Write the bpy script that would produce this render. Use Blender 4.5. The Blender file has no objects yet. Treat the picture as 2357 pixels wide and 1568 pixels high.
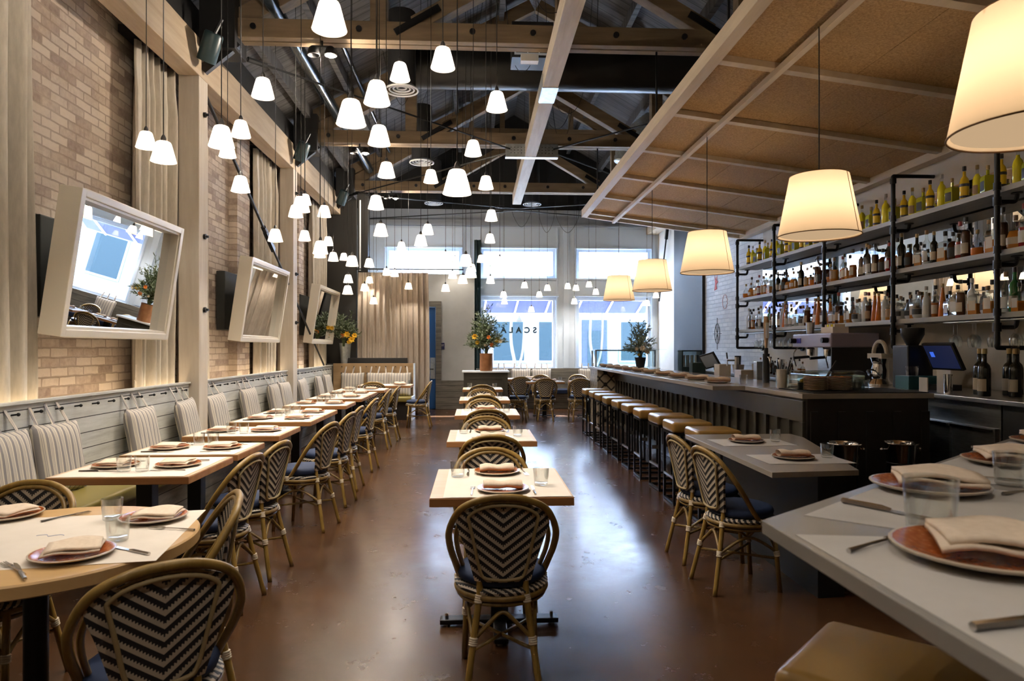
import bpy, bmesh, math, random
from math import pi, sin, cos, radians as R
from mathutils import Vector, Matrix
random.seed(7)
S = bpy.context.scene
COL = S.collection

# ---------------------------------------------------------------- camera
cam = bpy.data.cameras.new('camera'); camo = bpy.data.objects.new('camera', cam); COL.objects.link(camo)
camo.location = (0, 0, 1.45); camo.rotation_euler = (R(90), 0, -R(3.0788))
cam.sensor_width = 36; cam.lens = 24.0; cam.shift_x = 0; cam.shift_y = 17/2357
cam.clip_start = .02; cam.clip_end = 200
cam.dof.use_dof = True; cam.dof.focus_distance = 5.5; cam.dof.aperture_fstop = 5.0
S.camera = camo
# ---------------------------------------------------------------- render look
S.view_settings.view_transform = 'Standard'; S.view_settings.look = 'None'
S.view_settings.gamma = 1; S.view_settings.use_curve_mapping = False
S.view_settings.exposure = 1.72
S.render.engine = 'CYCLES'
cy = S.cycles
cy.use_denoising = True; cy.use_adaptive_sampling = True; cy.adaptive_threshold = .03
cy.max_bounces = 7; cy.diffuse_bounces = 3; cy.glossy_bounces = 3; cy.transmission_bounces = 6; cy.transparent_max_bounces = 14
cy.caustics_reflective = False; cy.caustics_refractive = False; cy.sample_clamp_indirect = 12; cy.sample_clamp_direct = 0
# ---------------------------------------------------------------- daylight
world = bpy.data.worlds.new('daylight'); S.world = world; world.use_nodes = True
wn = world.node_tree.nodes; wl = world.node_tree.links
bgn = wn['Background']
sky = wn.new('ShaderNodeTexSky'); sky.sky_type = 'NISHITA'; sky.sun_disc = False
sky.sun_elevation = R(48); sky.sun_rotation = R(200); sky.air_density = 1.3; sky.dust_density = 2.5
wm = wn.new('ShaderNodeMixRGB'); wm.inputs[0].default_value = .6; wm.inputs[2].default_value = (.50, .70, 1.0, 1)
sc_ = wn.new('ShaderNodeMixRGB'); sc_.blend_type = 'MULTIPLY'; sc_.inputs[0].default_value = 1; sc_.inputs[2].default_value = (.12, .12, .12, 1)
wl.new(sky.outputs[0], sc_.inputs[1]); wl.new(sc_.outputs[0], wm.inputs[1]); wl.new(wm.outputs[0], bgn.inputs[0])
bgn.inputs[1].default_value = 25.0
sun = bpy.data.lights.new('sun', 'SUN'); suno = bpy.data.objects.new('sun', sun); COL.objects.link(suno)
sun.energy = 30; sun.angle = R(2); sun.color = (1, .96, .9); suno.rotation_euler = (R(40), 0, R(150))

def portal(x, y, z, w, h):
    l = bpy.data.lights.new('window_portal', 'AREA'); o = bpy.data.objects.new('window_portal', l); COL.objects.link(o)
    l.shape = 'RECTANGLE'; l.size = w; l.size_y = h; l.cycles.is_portal = True
    o.location = (x, y, z); o.rotation_euler = (-R(90), 0, 0)
portal(1.07, 17.3, 2.4, 1.9, 3.1); portal(3.47, 17.3, 2.4, 1.9, 3.1); portal(-1.27, 17.3, 3.55, 1.9, .8)

# ---------------------------------------------------------------- helpers
def link(o): COL.objects.link(o); return o
def tag(o, label=None, cat=None, group=None, kind=None):
    if label: o['label'] = label
    if cat: o['category'] = cat
    if group: o['group'] = group
    if kind: o['kind'] = kind
    return o
def thing(name, label, cat, loc=(0, 0, 0), rz=0, group=None):
    o = link(bpy.data.objects.new(name, None)); o.empty_display_size = .1
    o.location = loc; o.rotation_euler = (0, 0, rz)
    return tag(o, label, cat, group)
def dup(o, loc=None, rz=None, label=None, group=None, parent=None):
    c = link(o.copy())
    if parent is not None: c.parent = parent
    if loc is not None: c.location = loc
    if rz is not None: c.rotation_euler = (0, 0, rz)
    if label: c['label'] = label
    if group: c['group'] = group
    for ch in list(o.children): dup(ch, parent=c)
    return c

def spline(pts, n=6, closed=False):
    P = [Vector(p) for p in pts]; out = []; N = len(P)
    rng = range(N if closed else N-1)
    for i in rng:
        if closed: a, b, c, d = P[(i-1) % N], P[i], P[(i+1) % N], P[(i+2) % N]
        else: a, b, c, d = P[max(i-1, 0)], P[i], P[i+1], P[min(i+2, N-1)]
        for k in range(n):
            t = k/n
            out.append(.5*((2*b)+(c-a)*t+(2*a-5*b+4*c-d)*t*t+(3*b-a-3*c+d)*t**3))
    if not closed: out.append(P[-1])
    return out

class MB:
    def __init__(s): s.v = []; s.f = []; s.m = []; s.mi = 0
    def add(s, vs, fs):
        o = len(s.v); s.v += [tuple(v) for v in vs]
        for f in fs: s.f.append(tuple(i+o for i in f)); s.m.append(s.mi)
        return s
    def box(s, x0, x1, y0, y1, z0, z1, M=None):
        vs = [Vector((x, y, z)) for z in (z0, z1) for y in (y0, y1) for x in (x0, x1)]
        if M is not None: vs = [M @ v for v in vs]
        return s.add(vs, [(0, 2, 3, 1), (4, 5, 7, 6), (0, 1, 5, 4), (2, 6, 7, 3), (0, 4, 6, 2), (1, 3, 7, 5)])
    def beam(s, a, b, w, h, up=(0, 0, 1)):
        a = Vector(a); b = Vector(b); d = b-a; L = d.length; d.normalize()
        u = Vector(up); x = d.cross(u).normalized(); z = x.cross(d)
        M = Matrix((x, d, z)).transposed().to_4x4(); M.translation = a
        return s.box(-w/2, w/2, 0, L, -h/2, h/2, M)
    def prism(s, poly, z0, z1):
        n = len(poly)
        vs = [(x, y, z0) for x, y in poly]+[(x, y, z1) for x, y in poly]
        fs = [tuple(range(n))[::-1], tuple(range(n, 2*n))]+[(i, (i+1) % n, n+(i+1) % n, n+i) for i in range(n)]
        return s.add(vs, fs)
    def tube(s, pts, r, n=8, closed=False, cap=True):
        P = [Vector(p) for p in pts]; N = len(P); rr = r if isinstance(r, (list, tuple)) else [r]*N
        vs = []; T = []
        for i in range(N):
            if closed: t = P[(i+1) % N]-P[i-1]
            else: t = P[min(i+1, N-1)]-P[max(i-1, 0)]
            T.append(t.normalized() if t.length > 1e-9 else Vector((0, 0, 1)))
        nrm = T[0].orthogonal().normalized()
        for i in range(N):
            nrm = (nrm-T[i]*nrm.dot(T[i]))
            nrm = nrm.normalized() if nrm.length > 1e-6 else T[i].orthogonal().normalized()
            b = T[i].cross(nrm)
            for k in range(n):
                a = 2*pi*k/n; vs.append(P[i]+(nrm*cos(a)+b*sin(a))*rr[i])
        fs = []
        for i in range(N if closed else N-1):
            j = (i+1) % N
            for k in range(n):
                l = (k+1) % n; fs.append((i*n+k, i*n+l, j*n+l, j*n+k))
        if cap and not closed: fs += [tuple(range(n))[::-1], tuple((N-1)*n+k for k in range(n))]
        return s.add(vs, fs)
    def lathe(s, prof, n=16, c=(0, 0, 0), sx=1, sy=1, mats=None):
        o = Vector(c); vs = []; N = len(prof)
        for r, z in prof:
            for k in range(n):
                a = 2*pi*k/n; vs.append(o+Vector((r*cos(a)*sx, r*sin(a)*sy, z)))
        base = len(s.v); s.v += [tuple(v) for v in vs]
        for i in range(N-1):
            for k in range(n):
                l = (k+1) % n; s.f.append((base+i*n+k, base+i*n+l, base+(i+1)*n+l, base+(i+1)*n+k)); s.m.append(mats[i] if mats else s.mi)
        if prof[0][0] > 1e-5: s.f.append(tuple(base+k for k in range(n))[::-1]); s.m.append(mats[0] if mats else s.mi)
        if prof[-1][0] > 1e-5 and not getattr(s, 'open', False): s.f.append(tuple(base+(N-1)*n+k for k in range(n))); s.m.append(mats[-1] if mats else s.mi)
        return s
    def grid(s, fn, nu, nv, closeu=False):
        vs = [fn(i/nu, j/nv) for j in range(nv+1) for i in range(nu+1)]
        fs = [(j*(nu+1)+i, j*(nu+1)+i+1, (j+1)*(nu+1)+i+1, (j+1)*(nu+1)+i) for j in range(nv) for i in range(nu)]
        return s.add(vs, fs)
    def slab(s, fn, nu, nv, off):
        """closed sheet: fn(u,v) gives the front point, off the vector to the back"""
        a = [Vector(fn(i/nu, j/nv)) for j in range(nv+1) for i in range(nu+1)]; W = nu+1; n0 = len(a)
        offv = Vector(off); vs = a+[p+offv for p in a]; fs = []
        for j in range(nv):
            for i in range(nu):
                q = (j*W+i, j*W+i+1, (j+1)*W+i+1, (j+1)*W+i); fs.append(q); fs.append(tuple(k+n0 for k in q[::-1]))
        rim = [i for i in range(W)]+[j*W+nu for j in range(1, nv+1)]+[nv*W+i for i in range(nu-1, -1, -1)]+[j*W for j in range(nv-1, 0, -1)]
        for k in range(len(rim)):
            p, q = rim[k], rim[(k+1) % len(rim)]; fs.append((q, p, p+n0, q+n0))
        return s.add(vs, fs)
    def sphere(s, c, r, nu=12, nv=8, sx=1, sy=1, sz=1):
        prof = [(max(r*sin(pi*j/nv), 1e-6), -r*cos(pi*j/nv)*sz) for j in range(nv+1)]
        return s.lathe(prof, nu, c, sx, sy)
    def build(s, name, mat, parent=None, smooth=False, bevel=0, seg=2, weld=False, sub=0, loc=None, fixn=True):
        me = bpy.data.meshes.new(name); me.from_pydata(s.v, [], s.f)
        mats = mat if isinstance(mat, (list, tuple)) else [mat]
        for m in mats: me.materials.append(m)
        me.polygons.foreach_set('material_index', s.m); me.update()
        if weld or bevel or fixn:
            bm = bmesh.new(); bm.from_mesh(me)
            bmesh.ops.remove_doubles(bm, verts=bm.verts, dist=2e-5)
            if fixn: bmesh.ops.recalc_face_normals(bm, faces=bm.faces)
            if bevel: bmesh.ops.bevel(bm, geom=[e for e in bm.edges if len(e.link_faces) == 2 and e.calc_face_angle(0) > .5], offset=bevel, segments=seg, profile=.6, affect='EDGES', clamp_overlap=True)
            bm.to_mesh(me); bm.free()
        if smooth:
            me.polygons.foreach_set('use_smooth', [True]*len(me.polygons))
            if smooth is not True:
                try: me.set_sharp_from_angle(angle=R(smooth))
                except Exception: pass
        me.update()
        o = link(bpy.data.objects.new(name, me))
        if parent is not None: o.parent = parent
        if loc is not None: o.location = loc
        if sub:
            md = o.modifiers.new('sub', 'SUBSURF'); md.levels = sub; md.render_levels = sub
        return o
def struct(name, mb, mat, label=None, **k):
    o = mb.build(name, mat, **k); o['kind'] = 'structure'
    if label: o['label'] = label
    return o
def part(name, mb, mat, parent, label=None, **k):
    o = mb.build(name, mat, parent, **k)
    if label: o['label'] = label
    return o

# ---------------------------------------------------------------- materials
def M(name, col=(.5, .5, .5), rough=.5, metal=0, **k):
    m = bpy.data.materials.new(name); m.use_nodes = True
    b = m.node_tree.nodes['Principled BSDF']
    b.inputs['Base Color'].default_value = (*col, 1); b.inputs['Roughness'].default_value = rough; b.inputs['Metallic'].default_value = metal
    for kk, v in k.items(): b.inputs[kk.replace('_', ' ')].default_value = v
    return m
class NT:
    def __init__(s, m): s.m = m; s.t = m.node_tree; s.n = s.t.nodes; s.l = s.t.links; s.b = s.n.get('Principled BSDF')
    def new(s, ty, **k):
        n = s.n.new('ShaderNode'+ty)
        for a, v in k.items(): setattr(n, a, v)
        return n
    def coord(s, kind='Object', scale=(1, 1, 1), rot=(0, 0, 0), loc=(0, 0, 0)):
        c = s.new('TexCoord'); mp = s.new('Mapping'); s.l.new(c.outputs[kind], mp.inputs[0])
        mp.inputs['Scale'].default_value = scale; mp.inputs['Rotation'].default_value = rot; mp.inputs['Location'].default_value = loc
        return mp.outputs[0]
    def xyz(s, vec):
        n = s.new('SeparateXYZ'); s.l.new(vec, n.inputs[0]); return n.outputs
    def comb(s, x, y, z=0):
        n = s.new('CombineXYZ')
        for i, v in enumerate((x, y, z)):
            if isinstance(v, (int, float)): n.inputs[i].default_value = v
            else: s.l.new(v, n.inputs[i])
        return n.outputs[0]
    def math(s, op, a, b=None, c=None):
        n = s.new('Math', operation=op)
        for i, v in enumerate((a, b, c)):
            if v is None: continue
            if isinstance(v, (int, float)): n.inputs[i].default_value = v
            else: s.l.new(v, n.inputs[i])
        return n.outputs[0]
    def noise(s, vec, scale=5, detail=4, rough=.6):
        n = s.new('TexNoise'); s.l.new(vec, n.inputs['Vector']); n.inputs['Scale'].default_value = scale
        n.inputs['Detail'].default_value = detail; n.inputs['Roughness'].default_value = rough; return n.outputs[0]
    def ramp(s, fac, stops):
        n = s.new('ValToRGB'); s.l.new(fac, n.inputs[0]); e = n.color_ramp.elements
        while len(e) < len(stops): e.new(.5)
        for i, (p, c) in enumerate(stops): e[i].position = p; e[i].color = (*c, 1) if len(c) == 3 else c
        return n.outputs[0]
    def mix(s, fac, a, b, blend='MIX'):
        n = s.new('MixRGB', blend_type=blend)
        for i, v in enumerate((fac, a, b)):
            if isinstance(v, (int, float)): n.inputs[i].default_value = v
            elif isinstance(v, tuple): n.inputs[i].default_value = (*v, 1)
            else: s.l.new(v, n.inputs[i])
        return n.outputs[0]
    def base(s, c): s.l.new(c, s.b.inputs['Base Color'])
    def rough(s, c): s.l.new(c, s.b.inputs['Roughness'])
    def bump(s, h, strength=.3, dist=.01):
        n = s.new('Bump'); n.inputs['Strength'].default_value = strength; n.inputs['Distance'].default_value = dist
        s.l.new(h, n.inputs['Height']); s.l.new(n.outputs[0], s.b.inputs['Normal'])

def noisy(name, c1, c2, scale=4, rough=.6, stretch=(1, 1, 1), bump=.1, metal=0, detail=5, lo=.35, hi=.65, **k):
    m = M(name, c1, rough, metal, **k); t = NT(m)
    f = t.noise(t.coord('Object', stretch), scale, detail)
    t.base(t.ramp(f, [(lo, c1), (hi, c2)]))
    if bump: t.bump(f, bump, .004)
    return m
def wood(name, c1, c2, axis=0, scale=9, rough=.5, bump=.15):
    st = [6, 6, 6]; st[axis] = .6
    return noisy(name, c1, c2, scale/3, rough, tuple(st), bump, detail=8, lo=.3, hi=.7)
def glassy(name, tint=(1, 1, 1), gloss=.1, rough=.02):
    m = bpy.data.materials.new(name); m.use_nodes = True; t = NT(m); t.n.clear()
    o = t.new('OutputMaterial'); tr = t.new('BsdfTransparent'); gl = t.new('BsdfGlossy'); mx = t.new('MixShader'); fr = t.new('LayerWeight')
    tr.inputs[0].default_value = (*tint, 1); gl.inputs['Roughness'].default_value = rough; fr.inputs[0].default_value = .35
    a = t.math('MULTIPLY_ADD', fr.outputs['Facing'], .55, gloss)
    t.l.new(a, mx.inputs[0]); t.l.new(tr.outputs[0], mx.inputs[1]); t.l.new(gl.outputs[0], mx.inputs[2]); t.l.new(mx.outputs[0], o.inputs[0])
    return m
def shade_mat(name, col, em, estr):
    m = bpy.data.materials.new(name); m.use_nodes = True; t = NT(m); t.n.clear()
    o = t.new('OutputMaterial'); d = t.new('BsdfDiffuse'); tr = t.new('BsdfTranslucent'); mx = t.new('MixShader'); e = t.new('Emission'); ad = t.new('AddShader')
    d.inputs[0].default_value = (*col, 1); tr.inputs[0].default_value = (*col, 1); mx.inputs[0].default_value = .5
    e.inputs[0].default_value = (*em, 1); e.inputs[1].default_value = estr
    t.l.new(d.outputs[0], mx.inputs[1]); t.l.new(tr.outputs[0], mx.inputs[2]); t.l.new(mx.outputs[0], ad.inputs[0]); t.l.new(e.outputs[0], ad.inputs[1]); t.l.new(ad.outputs[0], o.inputs[0])
    return m
def emis(name, col, s):
    m = bpy.data.materials.new(name); m.use_nodes = True; b = m.node_tree.nodes['Principled BSDF']
    b.inputs['Base Color'].default_value = (0, 0, 0, 1); b.inputs['Emission Color'].default_value = (*col, 1); b.inputs['Emission Strength'].default_value = s
    return m

def mk_brick(name, c1, c2, c3, mortar, axes='YZ', bw=.225, rh=.077):
    m = M(name, c1, .85); t = NT(m); o = t.xyz(t.coord('Object'))
    wob = t.noise(t.coord('Object'), 7, 3)
    u = o['YZX'.index('Y')+1] if axes == 'YZ' else o[0]
    u = t.math('ADD', o[1] if axes == 'YZ' else o[0], t.math('MULTIPLY', t.noise(t.coord('Object', (1, 1, 1), (0, 0, 0), (5, 3, 1)), 6, 3), .03))
    v = t.math('ADD', o[2], t.math('MULTIPLY', wob, .02))
    uv = t.comb(u, v)
    b = t.new('TexBrick'); t.l.new(uv, b.inputs['Vector']); b.inputs['Scale'].default_value = 1; b.inputs['Brick Width'].default_value = bw
    b.inputs['Row Height'].default_value = rh; b.inputs['Mortar Size'].default_value = .0075; b.inputs['Mortar Smooth'].default_value = .25
    b.inputs['Color1'].default_value = (0, 0, 0, 1); b.inputs['Color2'].default_value = (1, 1, 1, 1); b.inputs['Mortar'].default_value = (.5, .5, .5, 1)
    g = t.new('RGBToBW'); t.l.new(b.outputs['Color'], g.inputs[0])
    n1 = t.noise(t.coord('Object'), 2.2, 5); n2 = t.noise(t.coord('Object'), 22, 5)
    f = t.math('ADD', t.math('MULTIPLY', g.outputs[0], .55), t.math('ADD', t.math('MULTIPLY', n1, .45), t.math('MULTIPLY', n2, .38)))
    f = t.math('SUBTRACT', f, .1)
    col = t.ramp(f, [(.2, c3), (.42, c2), (.62, c1), (.95, tuple(min(1, x*1.12) for x in c1))])
    e = t.new('TexVoronoi'); t.l.new(t.comb(u, v, 0), e.inputs['Vector']); e.inputs['Scale'].default_value = 1.1
    mo = t.math('MULTIPLY', b.outputs['Fac'], t.math('SUBTRACT', 1.25, n1))
    t.base(t.mix(mo, col, mortar))
    t.bump(t.math('ADD', t.math('MULTIPLY', b.outputs['Fac'], -1), t.math('MULTIPLY', n2, .45)), .75, .012)
    return m

MT = {}
MT['brick'] = mk_brick('painted_brick', (.62, .52, .43), (.45, .35, .28), (.25, .18, .15), (.33, .25, .19))
MT['brick_white'] = mk_brick('white_painted_brick', (.72, .74, .76), (.66, .69, .72), (.58, .6, .64), (.55, .58, .62))
# floor: polished brown concrete
m = MT['floor'] = M('stained_concrete', (.1, .05, .03), .25); t = NT(m); c = t.coord('Object')
n1 = t.noise(c, .7, 6, .65); n2 = t.noise(c, 9, 6, .7); n3 = t.noise(c, 3.1, 3)
t.base(t.mix(t.math('MULTIPLY', n2, .55), t.ramp(n1, [(.32, (.030, .0135, .006)), (.55, (.080, .034, .013)), (.75, (.135, .06, .022))]), (.04, .022, .013)))
t.rough(t.math('MULTIPLY_ADD', t.math('ADD', n3, n2), .17, .07)); t.bump(t.math('ADD', n2, t.math('MULTIPLY', t.noise(c, 60, 3), .3)), .12, .004)
m.node_tree.nodes['Principled BSDF'].inputs['Specular IOR Level'].default_value = .4
MT['curtain'] = noisy('cream_linen', (.58, .53, .45), (.68, .62, .53), 40, .9, (1, 1, .2), .05)
MT['curtain_far'] = noisy('taupe_linen', (.42, .35, .28), (.50, .42, .34), 40, .9, (1, 1, .2), .05)
MT['beam_light'] = wood('pale_beam_wood', (.40, .30, .20), (.52, .42, .30), 1, 6, .7)
MT['post_light'] = wood('pale_post_wood', (.46, .39, .31), (.58, .52, .44), 2, 6, .7)
MT['truss'] = wood('truss_wood', (.15, .105, .06), (.25, .18, .11), 0, 6, .75)
MT['cbeam'] = wood('whitewashed_beam', (.45, .38, .3), (.62, .56, .47), 1, 6, .7)
# roof deck boards
m = MT['deck'] = M('roof_boards', (.2, .17, .15), .8); t = NT(m); o = t.xyz(t.coord('Object'))
fr_ = t.math('FRACT', t.math('MULTIPLY', o[1], 6)); gap = t.math('LESS_THAN', fr_, .08)
t.base(t.mix(gap, t.ramp(t.noise(t.coord('Object', (.6, 7, 1)), 2, 4), [(.3, (.045, .042, .042)), (.7, (.12, .115, .115))]), (.02, .018, .016)))
MT['black'] = M('black_paint', (.012, .012, .013), .5)
MT['blacksteel'] = M('black_steel', (.018, .018, .02), .38, .6)
MT['blackmatte'] = M('matte_black', (.01, .01, .011), .85)
MT['iron'] = M('black_iron_pipe', (.025, .026, .028), .42, .7)
MT['galv'] = noisy('galvanised_steel', (.42, .46, .48), (.58, .62, .64), 18, .38, bump=0, metal=.7)
MT['steel'] = noisy('brushed_steel', (.45, .44, .42), (.56, .55, .53), 8, .3, (1, 1, 12), .05, metal=.95)
MT['silver'] = M('cutlery_steel', (.62, .6, .58), .18, 1)
MT['chrome'] = M('chrome', (.75, .75, .75), .07, 1)
MT['brass'] = M('aged_brass', (.42, .3, .12), .3, 1)
MT['white_wall'] = noisy('white_plaster_daylight_tint', (.62, .70, .80), (.68, .76, .86), 3, .8, bump=.02)  # white wall; the blue cast of the daylight is put into its colour
MT['cream_wall'] = noisy('cream_plaster', (.60, .56, .49), (.66, .61, .54), 3, .8, bump=.02)
MT['grey_band'] = M('grey_painted_wood', (.30, .33, .38), .7)
MT['frame_white'] = M('white_paint_daylight_tint', (.68, .77, .88), .5)  # white paint, tinted blue in place of cool window light
MT['mirror_frame'] = M('ivory_lacquer', (.72, .66, .56), .35)
MT['mirror'] = M('mirror_glass', (.9, .92, .93), .0, 1)
MT['darkpanel'] = M('dark_grey_panel', (.03, .034, .033), .45)
MT['black_wall'] = M('black_wall_paint', (.02, .018, .016), .7)
MT['door_blue'] = M('blue_door_paint', (.02, .12, .36), .45)
MT['exit_blue'] = M('navy_sign', (.01, .015, .10), .4)
MT['white'] = M('white_paint', (.8, .8, .8), .5)
MT['paper'] = noisy('kraft_paper', (.74, .66, .57), (.79, .71, .62), 6, .85, bump=.03)
MT['paper_grey'] = noisy('grey_paper', (.50, .47, .44), (.55, .52, .49), 6, .85, bump=.03)
MT['napkin'] = noisy('linen_napkin', (.72, .58, .44), (.80, .66, .52), 60, .9, bump=.15)
MT['plate_rim'] = M('stoneware_rim', (.52, .44, .34), .3)
m = MT['terracotta'] = M('terracotta_glaze', (.42, .12, .03), .22); t = NT(m)
vo = t.new('TexVoronoi'); t.l.new(t.coord('Object', (1, 1, 1)), vo.inputs['Vector']); vo.inputs['Scale'].default_value = 90
t.base(t.ramp(vo.outputs['Distance'], [(.0, (.62, .28, .1)), (.25, (.42, .12, .03)), (.8, (.33, .08, .02))]))
MT['rattan'] = noisy('golden_rattan', (.21, .125, .025), (.31, .19, .045), 12, .38, (3, 3, .6), .05)
MT['rattan_dark'] = noisy('olive_rattan', (.15, .09, .02), (.24, .145, .035), 12, .4, (3, 3, .6), .05)
MT['binding'] = M('cream_binding', (.62, .52, .38), .6)
MT['navy'] = M('navy_cushion', (.006, .018, .06), .75)
def weave(name, mode):
    m = M(name, (.5, .4, .3), .55); t = NT(m); o = t.xyz(t.coord('Object'))
    if mode == 'v': d = t.math('SUBTRACT', o[2], t.math('MULTIPLY', t.math('ABSOLUTE', o[0]), .78))
    else: d = t.math('ADD', t.math('MULTIPLY', t.math('ADD', o[0], o[1]), .8), o[2])
    st = t.math('FRACT', t.math('MULTIPLY', d, 26 if mode == 'v' else 30))
    # the strands wrap over each other: a fine ripple on the stripe's edge
    rip = t.math('MULTIPLY', t.math('SINE', t.math('MULTIPLY', t.math('ADD', t.math('ABSOLUTE', o[0]), t.math('MULTIPLY', o[2], .5)), 560)), .10)
    w = t.math('LESS_THAN', t.math('ADD', st, rip), .47)
    t.base(t.mix(w, (.009, .009, .012), (.50, .42, .32)))
    t.bump(t.math('ADD', t.math('MULTIPLY', w, .4), rip), .5, .003)
    return m
MT['weave'] = weave('chevron_weave', 'v'); MT['weave_band'] = weave('diagonal_weave', 'd')
def stripes(name, a, b, c):
    m = M(name, a, .95); t = NT(m); o = t.xyz(t.coord('Object'))
    f = t.math('FRACT', t.math('MULTIPLY', t.math('ADD', o[0], 5), 19.0))
    n = t.ramp(f, [(0, b), (.36, b), (.361, a), (.48, a), (.481, c), (.56, c), (.561, a), (.66, a), (.661, c), (.76, c), (.761, a)])
    n.node.color_ramp.interpolation = 'CONSTANT'
    t.base(n); t.bump(t.noise(t.coord('Object'), 300, 2), .2, .002)
    return m
MT['stripe'] = stripes('ticking_stripe', (.60, .54, .45), (.26, .24, .24), (.33, .30, .29))
m = MT['whitewash'] = M('whitewashed_planks', (.5, .5, .48), .65); t = NT(m); o = t.xyz(t.coord('Object'))
n1 = t.noise(t.coord('Object', (1, .7, 8)), 2.5, 7, .7); n2 = t.noise(t.coord('Object', (1, 1, 1)), 1.1, 2)
fr_ = t.math('FRACT', t.math('DIVIDE', t.math('ADD', o[2], .02), .118)); gap = t.math('LESS_THAN', fr_, .055)
vo = t.new('TexVoronoi'); t.l.new(t.coord('Object', (.01, 1, 1)), vo.inputs['Vector']); vo.inputs['Scale'].default_value = 5; kn = t.math('LESS_THAN', vo.outputs['Distance'], .045)
col = t.ramp(n1, [(.3, (.42, .41, .38)), (.5, (.57, .57, .54)), (.75, (.68, .68, .65))])
t.base(t.mix(t.math('MAXIMUM', gap, t.math('MULTIPLY', kn, .7)), col, (.03, .028, .025))); t.bump(t.math('SUBTRACT', n1, gap), .4, .006)
MT['oak'] = wood('oak_boards', (.30, .185, .09), (.42, .28, .15), 0, 6, .55)
MT['olive'] = M('olive_vinyl', (.20, .155, .035), .42)
MT['tan_leather'] = M('tan_vinyl', (.30, .17, .045), .28)
MT['table_top'] = wood('fir_table_top', (.54, .37, .23), (.66, .49, .33), 0, 6, .45)
MT['table_edge'] = wood('fir_table_edge', (.30, .12, .035), (.42, .2, .07), 0, 6, .5)
MT['round_top'] = wood('maple_round_top', (.52, .31, .12), (.62, .40, .18), 0, 4, .4)
MT['bar_top'] = M('taupe_quartz', (.36, .31, .26), .22)
MT['bar_body'] = noisy('olive_grey_panelling', (.055, .05, .04), (.07, .064, .05), 5, .3, bump=.02)
MT['bar_dark'] = M('dark_umber_panelling', (.016, .012, .009), .5)
m = MT['osb'] = M('wood_wool_board', (.4, .25, .12), .9); t = NT(m)
n1 = t.noise(t.coord('Object', (1, 1, 1)), 60, 6, .8); n2 = t.noise(t.coord('Object'), 3, 2)
t.base(t.mix(t.math('MULTIPLY', n2, .4), t.ramp(n1, [(.38, (.30, .17, .065)), (.62, (.60, .39, .18))]), (.3, .19, .09))); t.bump(n1, .6, .006)
MT['canopy_wood'] = wood('pale_canopy_frame', (.50, .40, .28), (.62, .52, .39), 1, 6, .6)
MT['cord'] = M('black_cord', (.008, .008, .008), .6)
MT['cone'] = shade_mat('white_cone_shade', (.19, .165, .13), (1, .82, .62), .12)
MT['linen_shade'] = shade_mat('linen_lamp_shade', (.50, .42, .32), (1, .6, .25), .03)
MT['shade_rib'] = M('shade_trim', (.22, .12, .05), .7)
MT['diffuser'] = shade_mat('shade_diffuser', (.66, .60, .50), (1, .78, .55), .06)
MT['glass'] = glassy('clear_glass', (.97, .985, .98), .05)
MT['pane'] = glassy('window_glass', (.97, .99, 1), .03)
MT['case_glass'] = glassy('case_glass', (.88, .96, .95), .08)
MT['soffit'] = M('shelf_white', (.50, .50, .49), .5)
MT['led'] = emis('warm_led', (1, .78, .52), 9)
MT['leaf'] = noisy('olive_leaf', (.03, .06, .02), (.11, .14, .05), 12, .6, bump=0)
MT['leaf_pale'] = noisy('grey_green_leaf', (.20, .25, .17), (.40, .45, .34), 12, .6, bump=0)
MT['yellow'] = M('yellow_petals', (.75, .45, .03), .6)
MT['orange'] = M('orange_petals', (.75, .22, .03), .6)
MT['cream_petal'] = M('cream_petals', (.8, .7, .52), .6)
MT['rust_vase'] = noisy('rusted_vase', (.30, .12, .045), (.4, .18, .07), 12, .55)
MT['planks_grey'] = MT['whitewash']
m = MT['wainscot'] = M('weathered_wainscot', (.2, .18, .15), .7); t = NT(m); o = t.xyz(t.coord('Object'))
fr_ = t.math('FRACT', t.math('DIVIDE', o[2], .14)); gap = t.math('LESS_THAN', fr_, .05)
t.base(t.mix(gap, t.ramp(t.noise(t.coord('Object', (.8, 1, 6)), 3, 5), [(.3, (.12, .105, .085)), (.7, (.26, .235, .19))]), (.02, .02, .015)))
MT["darkgreen"] = M("bottle_green_cloth", (.015, .035, .035), .8)
MT["shelf"] = wood("pale_shelf_wood", (.34, .34, .33), (.46, .46, .45), 1, 6, .6)
# ================================================================ the setting
BX0, BX1, BY0, BY1 = -3.3, 4.6, -3.5, 17.0
struct('floor', MB().box(BX0-.2, BX1+.2, BY0, BY1, -.1, 0), MT['floor'])
struct('wall_left', MB().box(BX0-.25, BX0, BY0, 17.2, 0, 5.05).box(BX0, BX0+.11, 9.35, 9.85, 0, 5.05).box(BX0, BX0+.11, 12.55, 12.9, 0, 5.05), MT['brick'])
struct('wall_back', MB().box(BX0-.25, BX1+.25, BY0-.2, BY0, 0, 7.3), MT['cream_wall'])
struct('wall_right', MB().box(BX1, BX1+.2, BY0, 10.7, 0, 5.2).box(BX1, BX1+.2, 15.4, 17.2, 0, 5.2), MT['cream_wall'])
struct('wall_right_brick', MB().box(BX1, BX1+.2, 10.7, 13.45, 0, 5.2), MT['brick_white'])
struct('wall_right_panel', MB().box(BX1-.06, BX1+.2, 13.45, 15.4, 0, 5.2), MT['black_wall'], 'black sliding wall panel between the white brick and the window corner')
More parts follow.
